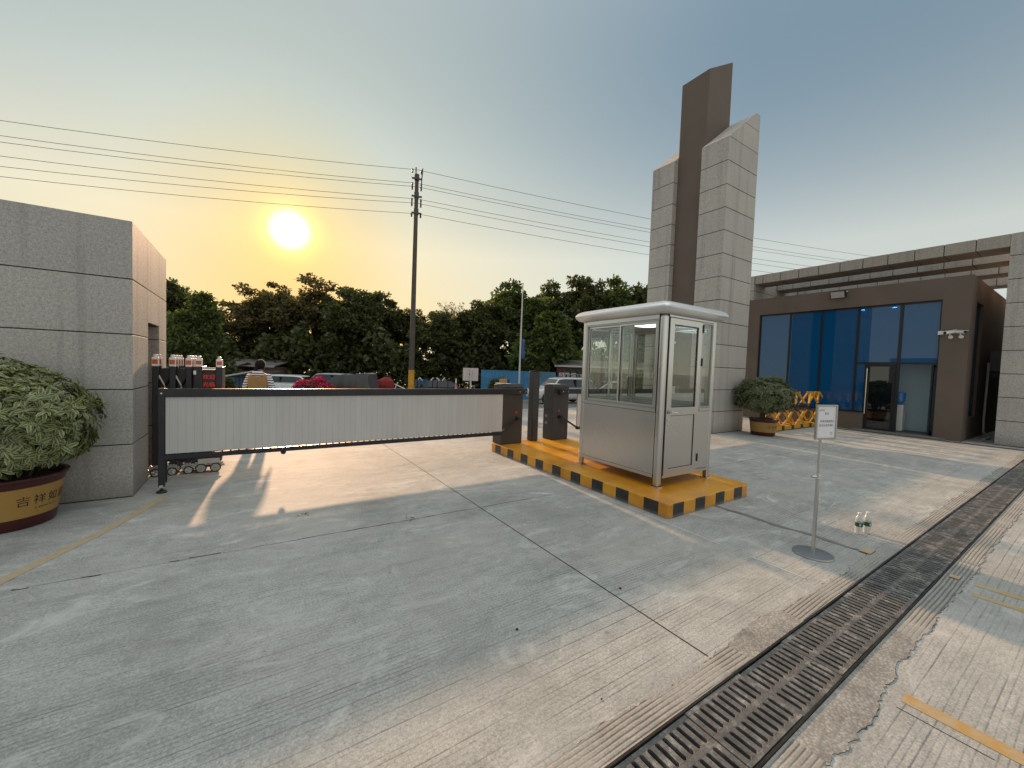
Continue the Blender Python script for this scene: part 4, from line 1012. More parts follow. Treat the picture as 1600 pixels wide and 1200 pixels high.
obj('fan_grille', MB().disc((18.85, 1.812, 2.25), (0, 1, 0), .22, .012, 24), M['black'], ac)
for xx in (18.6, 19.15): obj('bracket', MB().prism([(2.225, 1.93), (1.80, 1.93), (1.80, 1.90), (2.19, 1.62), (2.225, 1.62)], 'x', xx-.015, xx+.015), M['black'], ac)
tag(obj('drain_pipe', MB().tube([(18.2, 2.14, 2.2), (18.2, 2.15, .5), (18.15, 2.13, .12), (17.6, 1.95, .04), (17.0, 1.98, .03)], .028, 8), M['tin_light'], smooth=True), 'pale drain pipe running down the gatehouse side wall in the alley', 'pipe')
tag(obj('alley_wall', MB().box(24.2, 24.4, -3, 2.2, 0, 3.2), M['wallgrey']), 'dim grey wall closing the far end of the alley', 'wall')

# ------------------------------------------------------------------ pergola
pg = thing('pergola', 'granite pergola of four long beams over the brown gatehouse', 'pergola', (19, 5, 0))
gz = [0]+[.035+.6007*i for i in range(1, 9)]+[5.40]
def pcol(y0, y1):
    mb = MB(); mb.box(16.09+.008, 23.0, y0+.008, y1-.008, 0, 5.395, 1)
    for a, b in zip([0]+[.033+.6*i for i in range(1, 9)], [.033+.6*i for i in range(1, 9)]+[5.4]):
        if b-a > .05: mb.box(16.09, 23.01, y0, y1, a+.016, b, 0)
    return mb
obj('granite_column', pcol(-1.6, 1.695), [M['granite_warm'], M['joint']], pg, bevel=.003, seg=1)
obj('granite_column', pcol(7.86, 9.6), [M['granite_warm'], M['joint']], pg, bevel=.003, seg=1)
for bi, (x0, x1) in enumerate(((16.10, 16.98), (17.9, 18.74), (19.78, 20.6), (22.12, 22.94))):
    mb = MB(); mb.box(x0+.006, x1-.006, 1.70, 7.855, 5.09, 5.38, 1)
    y = 1.70; off = .0 if bi % 2 == 0 else .3; ys = [1.70]+[1.70+off+.587*i for i in range(1, 11)]
    ys = [v for v in ys if v < 7.7]+[7.855]
    for a, b in zip(ys[:-1], ys[1:]): mb.box(x0, x1, a, b-.018, 5.082, 5.40, 0)
    obj('beam', mb, [granite('granite_beam', (.40, .36, .32), (.2, .18, .16), (.5, .47, .43)) if bi == 0 else M['granite_warm'], M['joint']], pg, bevel=.003, seg=1)

# ------------------------------------------------------------------ small sign, bottles, barricade
sg = thing('notice_stand', 'small white framed notice on a steel pole with a round base', 'sign', (4.153, 1.401, 0))
obj('base', MB().lathe([(0, 0), (.150, 0), (.152, .006), (.148, .014), (.03, .020), (0, .02)], (4.153, 1.401, 0.001), 40), M['steel_dark'], sg, smooth=True)
CFh = Vector((CF.x, CF.y, 0)).normalized(); CRh = Vector((CF.y, -CF.x, 0)).normalized()
pc = Vector((4.153, 1.401, 0))
ul = MB().box(pc.x-.0125, pc.x+.0125, pc.y-.0125, pc.y+.0125, .018, .70); obj('pole', ul, M['steel'], sg, bevel=.004)
uu = MB().box(pc.x-.010, pc.x+.010, pc.y-.010, pc.y+.010, .70, 1.20); obj('pole', uu, M['steel'], sg, bevel=.003)
obj('clamp', MB().box(pc.x-.018, pc.x+.018, pc.y-.018, pc.y+.018, .675, .715), M['chrome'], sg, bevel=.004)
obj('clamp_knob', MB().tube([pc+Vector((0, 0, .695))-CRh*.018, pc+Vector((0, 0, .695))-CRh*.055], .012, 10), M['chrome'], sg, smooth=True)
bx_ = (CRh*.228+CFh*.07).normalized(); bn = Vector((bx_.y, -bx_.x, 0)); 
if bn.dot(CFh) > 0: bn = -bn
bc_ = pc+Vector((0, 0, 1.178))+CRh*.018+bn*.022
Mb = frame_M(bc_, bx_, bn)
def bM(*a): return boxM(Mb, *a)
W2, H2 = .122, .150
fr_ = MB()
frm_ = holed('y', -W2, W2, -H2, H2, (-W2+.014, W2-.014, -H2+.014, H2-.014), -.009, .009); frm_.v = [tuple(Mb @ Vector((x, z, -y))) for x, y, z in frm_.v]
bd_ = obj('frame', frm_, M['steel_dark'], sg, bevel=.002, seg=1)
obj('backing', bM(-W2+.002, W2-.002, -H2+.002, H2-.002, -.0115, -.0095), M['steel_dark'], bd_)
pp_ = obj('paper', bM(-W2+.012, W2-.012, -H2+.012, H2-.012, -.004, .001), M['paper'], bd_)
def sgn_txt(s, sz, x, y, al='CENTER', sp=1.0): return text_mb(s, sz, Mb @ Matrix.Translation((x, y, .0016)), .0002, al, 0, sp)
obj('lettering', sgn_txt('告示', .024, 0, .072), M['ink'], pp_)
obj('lettering', sgn_txt('外来车辆请登记', .024, .008, .005), M['ink'], pp_)
obj('lettering', sgn_txt('请 出示证件通行', .024, 0, -.030), M['ink'], pp_)
obj('lettering', sgn_txt('门卫室', .011, .065, -.092), M['ink'], pp_); obj('lettering', sgn_txt('2024.4', .009, .065, -.107), M['ink'], pp_)
obj('emblem', bM(-.088, -.084, .088, .112, .001, .0016), M['ink'], pp_); obj('lettering', sgn_txt('物业管理处', .010, -.052, .103), M['ink'], pp_)
def bottle(x, y, label, rz):
    t = thing('water_bottle', label, 'bottle', (x, y, 0.001), rz, 'water bottles standing on the yard')
    prof = [(.026, 0), (.031, .006), (.032, .02), (.030, .028), (.032, .036), (.030, .05), (.0315, .062), (.0315, .122), (.029, .130), (.031, .140), (.030, .155), (.022, .178), (.0135, .192), (.0125, .198)]
    obj('body', MB().lathe(prof, n=28), M['bottle'], t, world=False, smooth=True)
    l = obj('label', MB().lathe([(.0318, .078), (.0322, .079), (.0322, .119), (.0318, .120)], n=28), M['green'], t, world=False, smooth=True)
    obj('label_mark', MB().add([(.0326*math.cos(a), .0326*math.sin(a), z) for z in (.088, .110) for a in (R(200), R(212), R(224))], [(0,1,4,3), (1,2,5,4)]), paint('pale_mark', (.45, .55, .5), .5), l, world=False)
    obj('cap', MB().lathe([(.0145, .198), (.015, .2), (.015, .214), (.0135, .217), (0, .217)], n=24), M['white'], t, world=False, smooth=True)
bottle(5.133, 1.362, 'left clear water bottle with dark green label standing by the drain', 0)
bottle(5.235, 1.325, 'right clear water bottle with dark green label standing by the drain', .5)
def barricade_mat():
    m = NT('barricade_paint'); z = m.xyz(m.coord('Object'))[2]
    b = m.math('MULTIPLY', m.math('GREATER_THAN', z, .53), m.math('LESS_THAN', z, .76)); n = m.noise(9, m.coord(), 5)
    m.base(m.mix(b, m.ramp(n, [(.3, (.50, .25, .015)), (.7, (.68, .38, .03))]), (.02, .018, .022))); m.rough(.4); return m.mat
bm_ = barricade_mat()
br = thing('barricade', 'yellow and black folding pipe barricade standing before the blue glass', 'barricade', (14.1, 5.45, 0))
xs_ = [12.9, 14.18, 15.16, 15.78]
xs_ = [12.55, 13.32, 14.16, 15.14]
bs = MB().box(12.3, 15.3, 5.28, 5.66, .02, .13)
def bar_base():
    m = NT('striped_base'); x = m.xyz(m.coord('Object'))[0]
    b = m.math('LESS_THAN', m.math('FRACT', m.math('DIVIDE', x, .62)), .28); m.base(m.mix(b, (.55, .29, .02), (.02, .02, .02))); m.rough(.5); return m.mat
obj('base_beam', bs, bar_base(), br, bevel=.01)
for i, xx in enumerate(xs_+[15.75]):
    hw = .42
    tb = MB().bar((xx-.22, 5.47, 1.105), (xx+.22, 5.47, 1.105), .05, .05); obj('top_bar', tb, bm_, br, bevel=.006)
    for (dy, s) in ((-.14, -1), (-.14, 1), (.14, -1), (.14, 1)):
        pts = [(xx+s*.05, 5.47+dy*.3, 1.08), (xx+s*hw, 5.47+dy, .66), (xx+s*.02, 5.47+dy, .34), (xx-s*.28, 5.47+dy, .13)]
        obj('leg', MB().tube(pts[:2], .030, 8), bm_, br, smooth=True)
        obj('brace', MB().tube([pts[1], (xx-s*.30, 5.47+dy, .13)], .027, 8), bm_, br, smooth=True)
    obj('shield', MB().prism([(xx+.26, .2), (xx+.46, .2), (xx+.50, .42), (xx+.44, .56), (xx+.28, .56), (xx+.22, .42)], 'y', 5.60, 5.61), paint('rusty_plate', (.16, .12, .09), .8, 0, .3, 6) if i == 0 else bpy.data.materials['rusty_plate'], br)
for (p, r_, lab) in (((2.86, 1.92), .016, 'small dark stone on the open concrete beyond the slab joint'), ((2.05, 1.85), .018, 'small dark stone beside the long slab joint in front')):
    pass
def stone(p, r_, lab, seed):
    rnd = random.Random(seed); mb = MB().lathe([(0, 0), (r_*.9, .002), (r_*1.05, r_*.4), (r_*.6, r_*.8), (0, r_*.9)], (p[0], p[1], 0.001), 9)
    mb.v = [(x+rnd.uniform(-1, 1)*r_*.2, y+rnd.uniform(-1, 1)*r_*.2, max(0.0005, z+rnd.uniform(-1, 1)*r_*.12)) for x, y, z in mb.v]
    tag(obj('pebble', mb, M['ironbase'], smooth=False), lab, 'stone', 'small stones on the concrete')
def gp(x, y):
    d = ray(x, y); t = -CAM_H/d.z; return EYE+d*t
stone(gp(808, 984), .009, 'small dark stone alone in the middle of the shaded concrete', 1)
stone(gp(969, 920), .010, 'small dark stone close to the long slab joint', 2)
stone(gp(940, 1093), .005, 'tiny dark stone on the sunlit concrete near the drain', 4)
def leaf_litter(p, lab, seed, n=5):
    rnd = random.Random(seed); mb = MB()
    for i in range(n):
        a = rnd.uniform(0, 6.28); c = Vector((p[0]+rnd.uniform(-.05, .05), p[1]+rnd.uniform(-.03, .03), .004+rnd.uniform(0, .012))); d = Vector((math.cos(a), math.sin(a), rnd.uniform(-.1, .3)))*rnd.uniform(.02, .035); s = Vector((-math.sin(a), math.cos(a), rnd.uniform(-.3, .3)))*.008
        mb.add([c, c+d*.5+s, c+d, c+d*.5-s], [(0, 1, 2, 3)])
    o = obj('leaf_sprig', mb, M['leaf_dark'], fix=False); tag(o, lab, 'leaf')
leaf_litter(gp(471, 805), 'fallen green sprig lying in the shadow of the left barrier', 3, 9)
leaf_litter(gp(641, 812), 'reddish dry sprig on the crack in the shaded concrete', 5, 5)

# ------------------------------------------------------------------ trees
def add_seg(mb, a, b, r0, r1, n=6): mb.tube([a, b], [r0, r1], n, cap=False)
def tree_proto(seed, leafmat, H=10.0, rx=3.4, zlo=1.2, lobes=11, clumps=120, per=95, L=.25, ragged=1.0):
    rng = np.random.default_rng(seed); rnd = random.Random(seed)
    zc = (H+zlo)/2; rz = (H-zlo)/2
    lob = []
    for i in range(lobes):
        d = rand_dirs(rng, 1)[0]; d[2] = abs(d[2])*1.1-.35
        rr = rng.uniform(.45, .72)
        lob.append((np.array([d[0]*rx*rr, d[1]*rx*rr, zc+d[2]*rz*rr]), rng.uniform(.36, .54)*rx))
    lob.append((np.array([0, 0, zc]), rx*.6)); lob.append((np.array([rng.uniform(-.5, .5), rng.uniform(-.5, .5), H-rx*.40]), rx*.36))
    for i in range(3):
        a = rng.uniform(0, 6.28); lob.append((np.array([math.cos(a)*rx*.5, math.sin(a)*rx*.5, zlo+rz*.35]), rx*.42))
    C = []
    for i in range(clumps):
        c, r = lob[rng.integers(len(lob))]; d = rand_dirs(rng, 1)[0]
        C.append((c+d*r*rng.uniform(.55, 1.12)*np.array([1, 1, .85]), rng.uniform(.30, .62)*ragged))
    P = []; D = []; Nn = []
    for c, r in C:
        n = int(per*rng.uniform(.6, 1.4)); d = rand_dirs(rng, n); P.append(c+d*(r*rng.random((n, 1))**.5)*np.array([1.15, 1.15, .75]))
        dd = d+rng.normal(size=(n, 3))*.6+np.array([0, 0, -.25]); D.append(dd); nn = rng.normal(size=(n, 3))*.6+np.array([0, 0, .8]); Nn.append(nn)
    P = np.concatenate(P); D = np.concatenate(D); Nn = np.concatenate(Nn); n = len(P)
    Ls = L*rng.uniform(.6, 1.25, n)
    crown = leaves_mesh('crown', P, D, Nn, Ls, Ls*.55, leafmat, seed, 1, .2, .2)
    tk = MB(); base = np.array([0., 0, 0]); top = np.array([rnd.uniform(-.2, .2), rnd.uniform(-.2, .2), zc])
    tk.tube([(0, 0, -1.0), (0, 0, 0), (top[0]*.4, top[1]*.4, zc*.45), tuple(top)], [.30, .24, .17, .08], 8)
    for c, r in lob:
        t0 = rnd.uniform(.25, .75); s = np.array([top[0]*t0, top[1]*t0, zc*t0]); m_ = (s+c)/2+np.array([0, 0, rnd.uniform(-.3, .5)])
        tk.tube([tuple(s), tuple(m_), tuple(c), tuple(c+(c-s)*.03)], [.10, .065, .035, .01], 6)
    tr_me = bpy.data.meshes.new('trunk'); tr_me.from_pydata(tk.v, [], tk.f); tr_me.materials.append(M['bark']); tr_me.polygons.foreach_set('use_smooth', [True]*len(tr_me.polygons))
    return crown, tr_me, H, rx
PROTO = [tree_proto(21, M['leaf_dark'], clumps=230), tree_proto(22, M['leaf_mid'], lobes=14, clumps=250), tree_proto(23, M['leaf_olive'], lobes=13, clumps=200, per=85, ragged=.95),
         tree_proto(24, M['leaf_dark'], lobes=12, clumps=230, rx=3.6), tree_proto(25, M['leaf_mid'], H=7, rx=2.6, zlo=.1, lobes=14, clumps=260, per=80, L=.22), tree_proto(26, M['leaf_olive'], lobes=14, clumps=170, per=85, ragged=.9)]
def put_tree(cx, ytop, wpx, depth, proto, label, name='tree', cat='tree', group='trees across the road', rz=None):
    crown, trunk, H, rx = PROTO[proto]
    p = at(cx, ytop, depth); gz_ = ground_z(p.y); h = p.z-gz_
    half = wpx/2*depth/FPX*1.30
    t = thing(name, label, cat, (p.x, p.y, gz_), rz if rz is not None else (cx*1.7) % 6.28, group)
    t.scale = (half/rx, half/rx, h/H)
    link('crown', crown, t); link('trunk', trunk, t)
    return t
put_tree(262, 430, 88, 45, 0, 'dark tree rising right behind the end of the left granite wall')
put_tree(312, 455, 78, 31, 4, 'rounded green bushy tree standing in front, near the granite wall', 'bushy_tree')
put_tree(382, 444, 96, 43, 2, 'loose olive tree right of the rounded bushy tree')
put_tree(434, 437, 88, 45, 5, 'ragged olive tree directly under the sun')
put_tree(492, 428, 104, 43, 2, 'tallest ragged olive tree just right of the sun')
put_tree(546, 444, 96, 40, 3, 'dense dark tree behind the tarpaulin covered cart')
put_tree(596, 450, 84, 43, 0, 'dark tree just left of the utility pole')
put_tree(640, 478, 70, 46, 5, 'low tree straight behind the utility pole')
put_tree(686, 482, 84, 39, 3, 'low dark tree under the bare tree')
put_tree(752, 464, 92, 41, 0, 'dark tree behind the white sign board')
put_tree(806, 436, 100, 43, 1, 'green tree behind the slim street pole')
put_tree(858, 486, 92, 34, 4, 'shorter green tree right of the slim street pole', 'bushy_tree')
put_tree(856, 436, 80, 46, 1, 'green tree rising behind the shorter roadside tree')
put_tree(908, 425, 100, 44, 3, 'tall dark tree standing behind the booth roof corner')
put_tree(962, 432, 92, 45, 1, 'green tree above the middle of the booth roof')
put_tree(1012, 434, 88, 44, 0, 'dark tree beside the left column of the pylon')
for i, (cx, yt, dp) in enumerate(((170, 440, 46), (80, 432, 48), (-30, 440, 46), (-160, 450, 48), (-320, 440, 50))):
    put_tree(cx, yt, 110, dp, (0, 1, 3, 0, 1)[i], 'tree of the row hidden behind the left granite wall', group='trees behind the left wall')
for i, (cx, yt, dp) in enumerate(((1090, 440, 46), (1190, 450, 48))):
    put_tree(cx, yt, 110, dp, (0, 1)[i], 'tree of the row hidden behind the pylon and gatehouse', group='trees behind the pylon')
# bare tree
def twigs(mb, p, d, L_, r, depth, rnd):
    q = p+d*L_; mb.tube([p, p+d*L_*.5+Vector((rnd.uniform(-1, 1), rnd.uniform(-1, 1), 0))*L_*.06, q], [r, r*.8, r*.62], 5 if depth > 2 else 4, cap=False)
    if depth == 0: return
    for k in range(3 if depth > 1 else 4):
        a = Vector((rnd.uniform(-1, 1), rnd.uniform(-1, 1), rnd.uniform(-.25, .9))); nd = (d*.9+a*.75).normalized()
        twigs(mb, p+d*L_*rnd.uniform(.55, 1.0), nd, L_*rnd.uniform(.55, .78), r*.6, depth-1, rnd)
p = at(712, 455, 45); bt_ = thing('bare_tree', 'nearly bare twiggy tree between the utility pole and the green trees', 'tree', (p.x, p.y, ground_z(p.y)), 0, 'trees across the road')
h = p.z-ground_z(p.y); mb = MB(); rnd = random.Random(5); mb.tube([(0, 0, -.5), (0.1, 0, h*.45)], [.16, .11], 6)
for k in range(6):
    a = k*1.05; twigs(mb, Vector((.1, 0, h*.44)), Vector((math.cos(a)*.55, math.sin(a)*.55, .8)).normalized(), h*.20, .055, 4, rnd)
obj('trunk', mb, M['bark'], bt_, world=False, smooth=True, fix=False)
rng = np.random.default_rng(8); vs = np.array(mb.v); vs = vs[vs[:, 2] > h*.62]; pick = vs[rng.integers(len(vs), size=500)]
link('crown', leaves_mesh('crown', pick, rand_dirs(rng, 500), rand_dirs(rng, 500), .20*rng.uniform(.6, 1.2, 500), .09*np.ones(500), M['leaf_olive'], 3, 1, .2, .2), bt_)
# dense undergrowth under the tree row
rng = np.random.default_rng(31); P = []
for cx in np.arange(150, 1120, 3.0):
    for k in range(80):
        q = at(cx+rng.normal()*3, 600, 40+rng.uniform(-2.5, 5)); gz_ = ground_z(q.y); hmax = 4.4+1.2*math.sin(cx*.045)+.8*math.sin(cx*.11)
        P.append((q.x, q.y, gz_+rng.random()**.8*hmax))
P = np.array(P); n = len(P)
ug = link('undergrowth', leaves_mesh('undergrowth', P, rand_dirs(rng, n)+np.array([0, 0, -.2]), rng.normal(size=(n, 3))*.6+np.array([0, 0, .8]), (.48*rng.uniform(.6, 1.3, n)), .28*np.ones(n), M['leaf_dark'], 9, 1, .2, .2))
tag(ug, 'dense dark undergrowth filling the space beneath the tree row', 'undergrowth', None, 'stuff')
def bush(cx, ytop, wpx, depth, mat, label, seed, name='bush', n=60, per=55, L=.13):
    p = at(cx, ytop, depth); gz_ = ground_z(p.y); h = p.z-gz_; half = wpx/2*depth/FPX
    rng = np.random.default_rng(seed); Ps = []
    for i in range(n):
        d = rand_dirs(rng, 1)[0]; c = np.array([d[0]*half*.8, d[1]*half*.8, h*(.5+.42*d[2])])*1.0; k = int(per*rng.uniform(.6, 1.3))
        Ps.append(c+rand_dirs(rng, k)*(half*.28*rng.random((k, 1))**.5))
    Ps = np.concatenate(Ps); Ps[:, 2] = np.maximum(Ps[:, 2], .03); m_ = len(Ps)
    t = thing(name, label, 'bush', (p.x, p.y, gz_))
    link('foliage', leaves_mesh('foliage', Ps, rand_dirs(rng, m_), rng.normal(size=(m_, 3))*.6+np.array([0, 0, .8]), L*rng.uniform(.6, 1.3, m_), L*.5*np.ones(m_), mat, seed, 1, .2, .2), t)
    st = MB()
    for i in range(6):
        a = i*1.05; st.tube([(0, 0, -.1), (math.cos(a)*half*.3, math.sin(a)*half*.3, h*.4), (math.cos(a)*half*.6, math.sin(a)*half*.6, h*.7)], [.03, .02, .01], 5)
    obj('stem', st, M['bark'], t, world=False)
    return t
bush(352, 590, 26, 24, M['leaf_dark'], 'small dark bush just right of the retractable gate head', 41)
bf = bush(492, 594, 66, 13.5, M['leaf_mid'], 'magenta flowering bush showing over the left barrier', 42, 'flowering_bush', 50, 40, .09)
pr = at(492, 593, 13.5); rng = np.random.default_rng(77); k = 1900; d = rand_dirs(rng, k); d[:, 2] = np.abs(d[:, 2]); hh = pr.z-ground_z(pr.y); hw = .72
PP = np.stack([d[:, 0]*hw*1.0, d[:, 1]*hw*.9, hh*(.60+.40*d[:, 2])+rng.normal(size=k)*.03], 1)*np.array([1, 1, 1.0])
PP[:, 2] += .05*np.sin(PP[:, 0]*9)
link('blossom', leaves_mesh('blossom', PP, rand_dirs(rng, k), rand_dirs(rng, k), .055*np.ones(k), .05*np.ones(k), M['petal'], 6, 1, .3, .2), bf)
bush(996, 580, 52, 21, M['leaf_bright'], 'yellow green sunlit bush seen through the booth window', 43, 'bush', 70, 60, .14)
bush(782, 590, 36, 27, M['leaf_dark'], 'dark bush in front of the blue hoarding beside the barrier cabinet', 44)

# ------------------------------------------------------------------ utility pole and wires
up = thing('utility_pole', 'tall dark cement utility pole with a yellow band near its foot', 'utility pole', (7.40, 21.6, ground_z(21.6)))
zb = ground_z(21.6); PX, PY = 7.40, 21.6; ptop = 11.6
obj('pole', MB().tube([(PX, PY, zb-.3), (PX+.03, PY+.03, zb+5), (PX+.07, PY+.06, ptop)], [.165, .135, .10], 16), M['polecement'], up, smooth=True)
def band_mat():
    m = NT('yellow_black_band'); z = m.xyz(m.coord('Object'))[2]; n = m.noise(8, m.coord(), 4)
    b = m.math('LESS_THAN', m.math('FRACT', m.math('ADD', m.math('DIVIDE', z, .8), .55)), .42); m.base(m.mix(b, m.ramp(n, [(.3, (.48, .22, .01)), (.7, (.62, .32, .02))]), (.05, .04, .03))); m.rough(.6); return m.mat
obj('warning_band', MB().tube([(PX, PY, zb+.1), (PX+.01, PY+.01, zb+1.95)], [.172, .165], 16), paint('yellow_pole_band', (.60, .30, .015), .5, 0, .35, 4), up, smooth=True)
obj('clamp_band', MB().tube([(PX+.02, PY+.02, zb+3.1), (PX+.02, PY+.02, zb+3.22)], .155, 14), M['insul'], up, smooth=True)
wd = Vector((15.8, -3.9, 0)).normalized(); wn_ = Vector((-wd.y, wd.x, 0))
wz = [12.23, 11.50, 11.32, 10.66, 10.43, 9.86]
top = Vector((PX+.07, PY+.06, 0))
for z in (11.95, 11.0, 10.1):
    obj('crossarm', MB().bar(top+wn_*-.12+Vector((0, 0, z-.25))-wd*.28, top+wn_*-.12+Vector((0, 0, z-.25))+wd*.28, .07, .08), M['insul'], up)
    obj('bracket', MB().tube([top+Vector((0, 0, z-.3)), top+Vector((0, 0, z+.02))], .13, 10), M['insul'], up)
for i, z in enumerate(wz):
    for s in (-1, 1):
        c = top+wd*(s*.24)+Vector((0, 0, z-.03))
        obj('insulator', MB().lathe([(.02, -.18), (.05, -.15), (.03, -.11), (.06, -.07), (.035, -.03), (.055, 0), (.03, .05), (0, .06)], tuple(c), 10), M['insul'], up, smooth=True)
obj('top_spike', MB().bar(top+wd*.24+Vector((0, 0, 11.4)), top+wd*.30+Vector((0, 0, 12.35)), .05, .05), M['insul'], up)
obj('top_spike', MB().bar(top-wd*.05+Vector((0, 0, 11.5)), top-wd*.06+Vector((0, 0, 12.35)), .06, .05), M['insul'], up)
obj('stay_wire', MB().tube([top+Vector((0, 0, 3.6)), (PX-1.05, PY-.2, zb+.02)], .012, 5), M['wire'], up)
names = ('topmost of the six overhead wires on the utility pole', 'second overhead wire from the top on the utility pole', 'third overhead wire from the top, close under the second', 'fourth overhead wire from the top on the utility pole', 'fifth overhead wire from the top on the utility pole', 'lowest of the six overhead wires on the utility pole')
left = [(-8.87, 26.0, 11.09), (-8.87, 25.97, 10.46), (-8.87, 25.95, 10.19), (-8.86, 25.92, 9.61), (-8.86, 25.9, 9.18), (-8.86, 25.88, 8.76)]
right = [(30.59, 15.15, 11.65), (30.59, 15.12, 11.02), (30.59, 15.11, 10.79), (30.6, 15.07, 10.16), (30.6, 15.06, 9.81), (30.61, 15.03, 9.29)]
for i in range(6):
    c = top+Vector((0, 0, wz[i]))
    def para(a, b, n=14, ext=2.1):
        # parabola through pole (t=0) and measured point (t=1), continued to the next pole
        a = Vector(a); b = Vector(b); sag = .55
        return [a.lerp(b, t)+Vector((0, 0, -sag*t*(1-t)*-1*-1*(-1) if False else sag*t*(t-1))) for t in [ext*k/n for k in range(n+1)]]
    pts = para(left[i] and c, left[i])[::-1]+para(c, right[i])[1:]
    o = obj('power_line', MB().tube(pts, .011, 5), M['wire'], smooth=True); tag(o, names[i].capitalize() if False else names[i], 'power line', 'overhead wires on the utility pole')

# ------------------------------------------------------------------ street pole with banner, board, cone, hoardings
q = at(811, 600, 28); zq = ground_z(q.y); t = thing('street_pole', 'slim white street pole carrying a small blue banner', 'street pole', (q.x, q.y, zq))
tp = at(811.5, 446, 28); obj('pole', MB().tube([(q.x, q.y, zq-.1), (q.x, q.y, zq+3), (q.x+.04, q.y, tp.z)], [.075, .065, .035], 10), paint('white_pole', (.55, .55, .53), .5), t, smooth=True)
b0 = at(813, 529, 28); b1 = at(813, 560, 28)
mb = MB(); vs = []
for k in range(7):
    z = b0.z+(b1.z-b0.z)*k/6
    for j in range(4): vs.append((q.x+CRh.x*(.08+.075*j)+.03*math.sin(k*1.3+j), q.y+CRh.y*(.08+.075*j)+.03*math.cos(k*1.1+j), z-.03*j))
mb.add(vs, [(k*4+j, k*4+j+1, k*4+4+j+1, k*4+4+j) for k in range(6) for j in range(3)])
bo = obj('banner', mb, paint('blue_banner', (.05, .10, .28), .7), t, smooth=True, fix=False); so = bo.modifiers.new('s', 'SOLIDIFY'); so.thickness = .012
sgp = at(735, 610, 16); zg_ = ground_z(sgp.y); t = thing('road_sign', 'blank pinkish white back of a road sign on a thin post', 'sign', (sgp.x, sgp.y, zg_))
obj('post', MB().tube([(sgp.x, sgp.y, zg_-.1), (sgp.x, sgp.y, at(735, 577, 16).z)], .035, 10), M['tin_light'], t, smooth=True)
a = at(735, 585, 16); w_, h_ = 12*16/FPX, 10*16/FPX
bdm = MB().bar(a-CRh*w_+CFh*.05, a+CRh*w_+CFh*.05, .012, 2*h_, up=(0, 0, 1)); bdm = MB()
Ms = frame_M(a+CFh*.06, CRh, -CFh); bdo = boxM(Ms, -w_, w_, -h_, h_, -.006, .006)
obj('board', bdo, paint('pinkish_board', (.52, .46, .47), .6), t)
obj('clip', boxM(Ms, -.05, .05, -.03, .03, .007, .025), M['black'], t)
cq = at(712, 612, 17); zc_ = ground_z(cq.y); t = thing('traffic_cone', 'faded pink cone with a pale tip left of the white sign', 'cone', (cq.x, cq.y, zc_))
cz = at(712, 598, 17).z
obj('body', MB().lathe([(.24, 0), (.24, .05), (.17, .06), (.03, cz-zc_), (0, cz-zc_)], (cq.x, cq.y, zc_), 16), paint('faded_pink', (.42, .20, .19), .6), t, smooth=True)
obj('tip', MB().lathe([(.032, 0), (.02, .18), (0, .19)], (cq.x, cq.y, cz), 10), M['white'], t, smooth=True)
def hoarding(x0, x1, yt, depth0, depth1, label, mat, group='blue hoardings along the road'):
    p0 = at(x0, yt, depth0); p1 = at(x1, yt, depth1); z0 = ground_z((p0.y+p1.y)/2); zt = (p0.z+p1.z)/2
    a = Vector((p0.x, p0.y, 0)); b = Vector((p1.x, p1.y, 0)); L_ = (b-a).length; u = (b-a)/L_; nn = Vector((u.y, -u.x, 0))
    t = thing('hoarding', label, 'hoarding', ((a.x+b.x)/2, (a.y+b.y)/2, z0), 0, group)
    n = int(L_/.11); vs = []
    for k in range(n*2+1):
        s = k/(n*2)*L_; off = .018 if k % 4 in (1, 2) else -.018
        p = a+u*s+nn*off; vs += [(p.x, p.y, z0), (p.x, p.y, zt)]
    me = MB().add(vs, [(2*k, 2*k+2, 2*k+3, 2*k+1) for k in range(n*2)]); o = obj('sheet', me, mat, t, fix=False); s_ = o.modifiers.new('s', 'SOLIDIFY'); s_.thickness = .01
    obj('rail', MB().bar(a+Vector((0, 0, zt+.02)), b+Vector((0, 0, zt+.02)), .06, .05), mat, t)
    for k in range(int(L_/2.4)+1):
        p = a+u*min(L_-.03, k*2.4+.03)-nn*.05; obj('post', MB().box(p.x-.03, p.x+.03, p.y-.03, p.y+.03, z0-.1, zt), M['tin'], t)
    return t
hoarding(752, 838, 580, 31, 31, 'long bright blue corrugated hoarding behind the barrier cabinets', M['bluehoard'])
hoarding(838.5, 868, 582, 31.2, 30, 'paler blue hoarding panel just left of the shop with white sign', paint('pale_blue_sheet', (.12, .27, .40), .5, .1, .35, .8))
hoarding(345, 385, 589, 27, 28, 'greyish blue hoarding between retractable gate and the woman', paint('grey_blue_sheet', (.09, .15, .22), .5, .1, .2, 1))
hoarding(648, 668, 594, 27, 27, 'short dim blue hoarding right of the utility pole', paint('dim_blue_sheet', (.04, .10, .17), .5, .1, .2, 1))
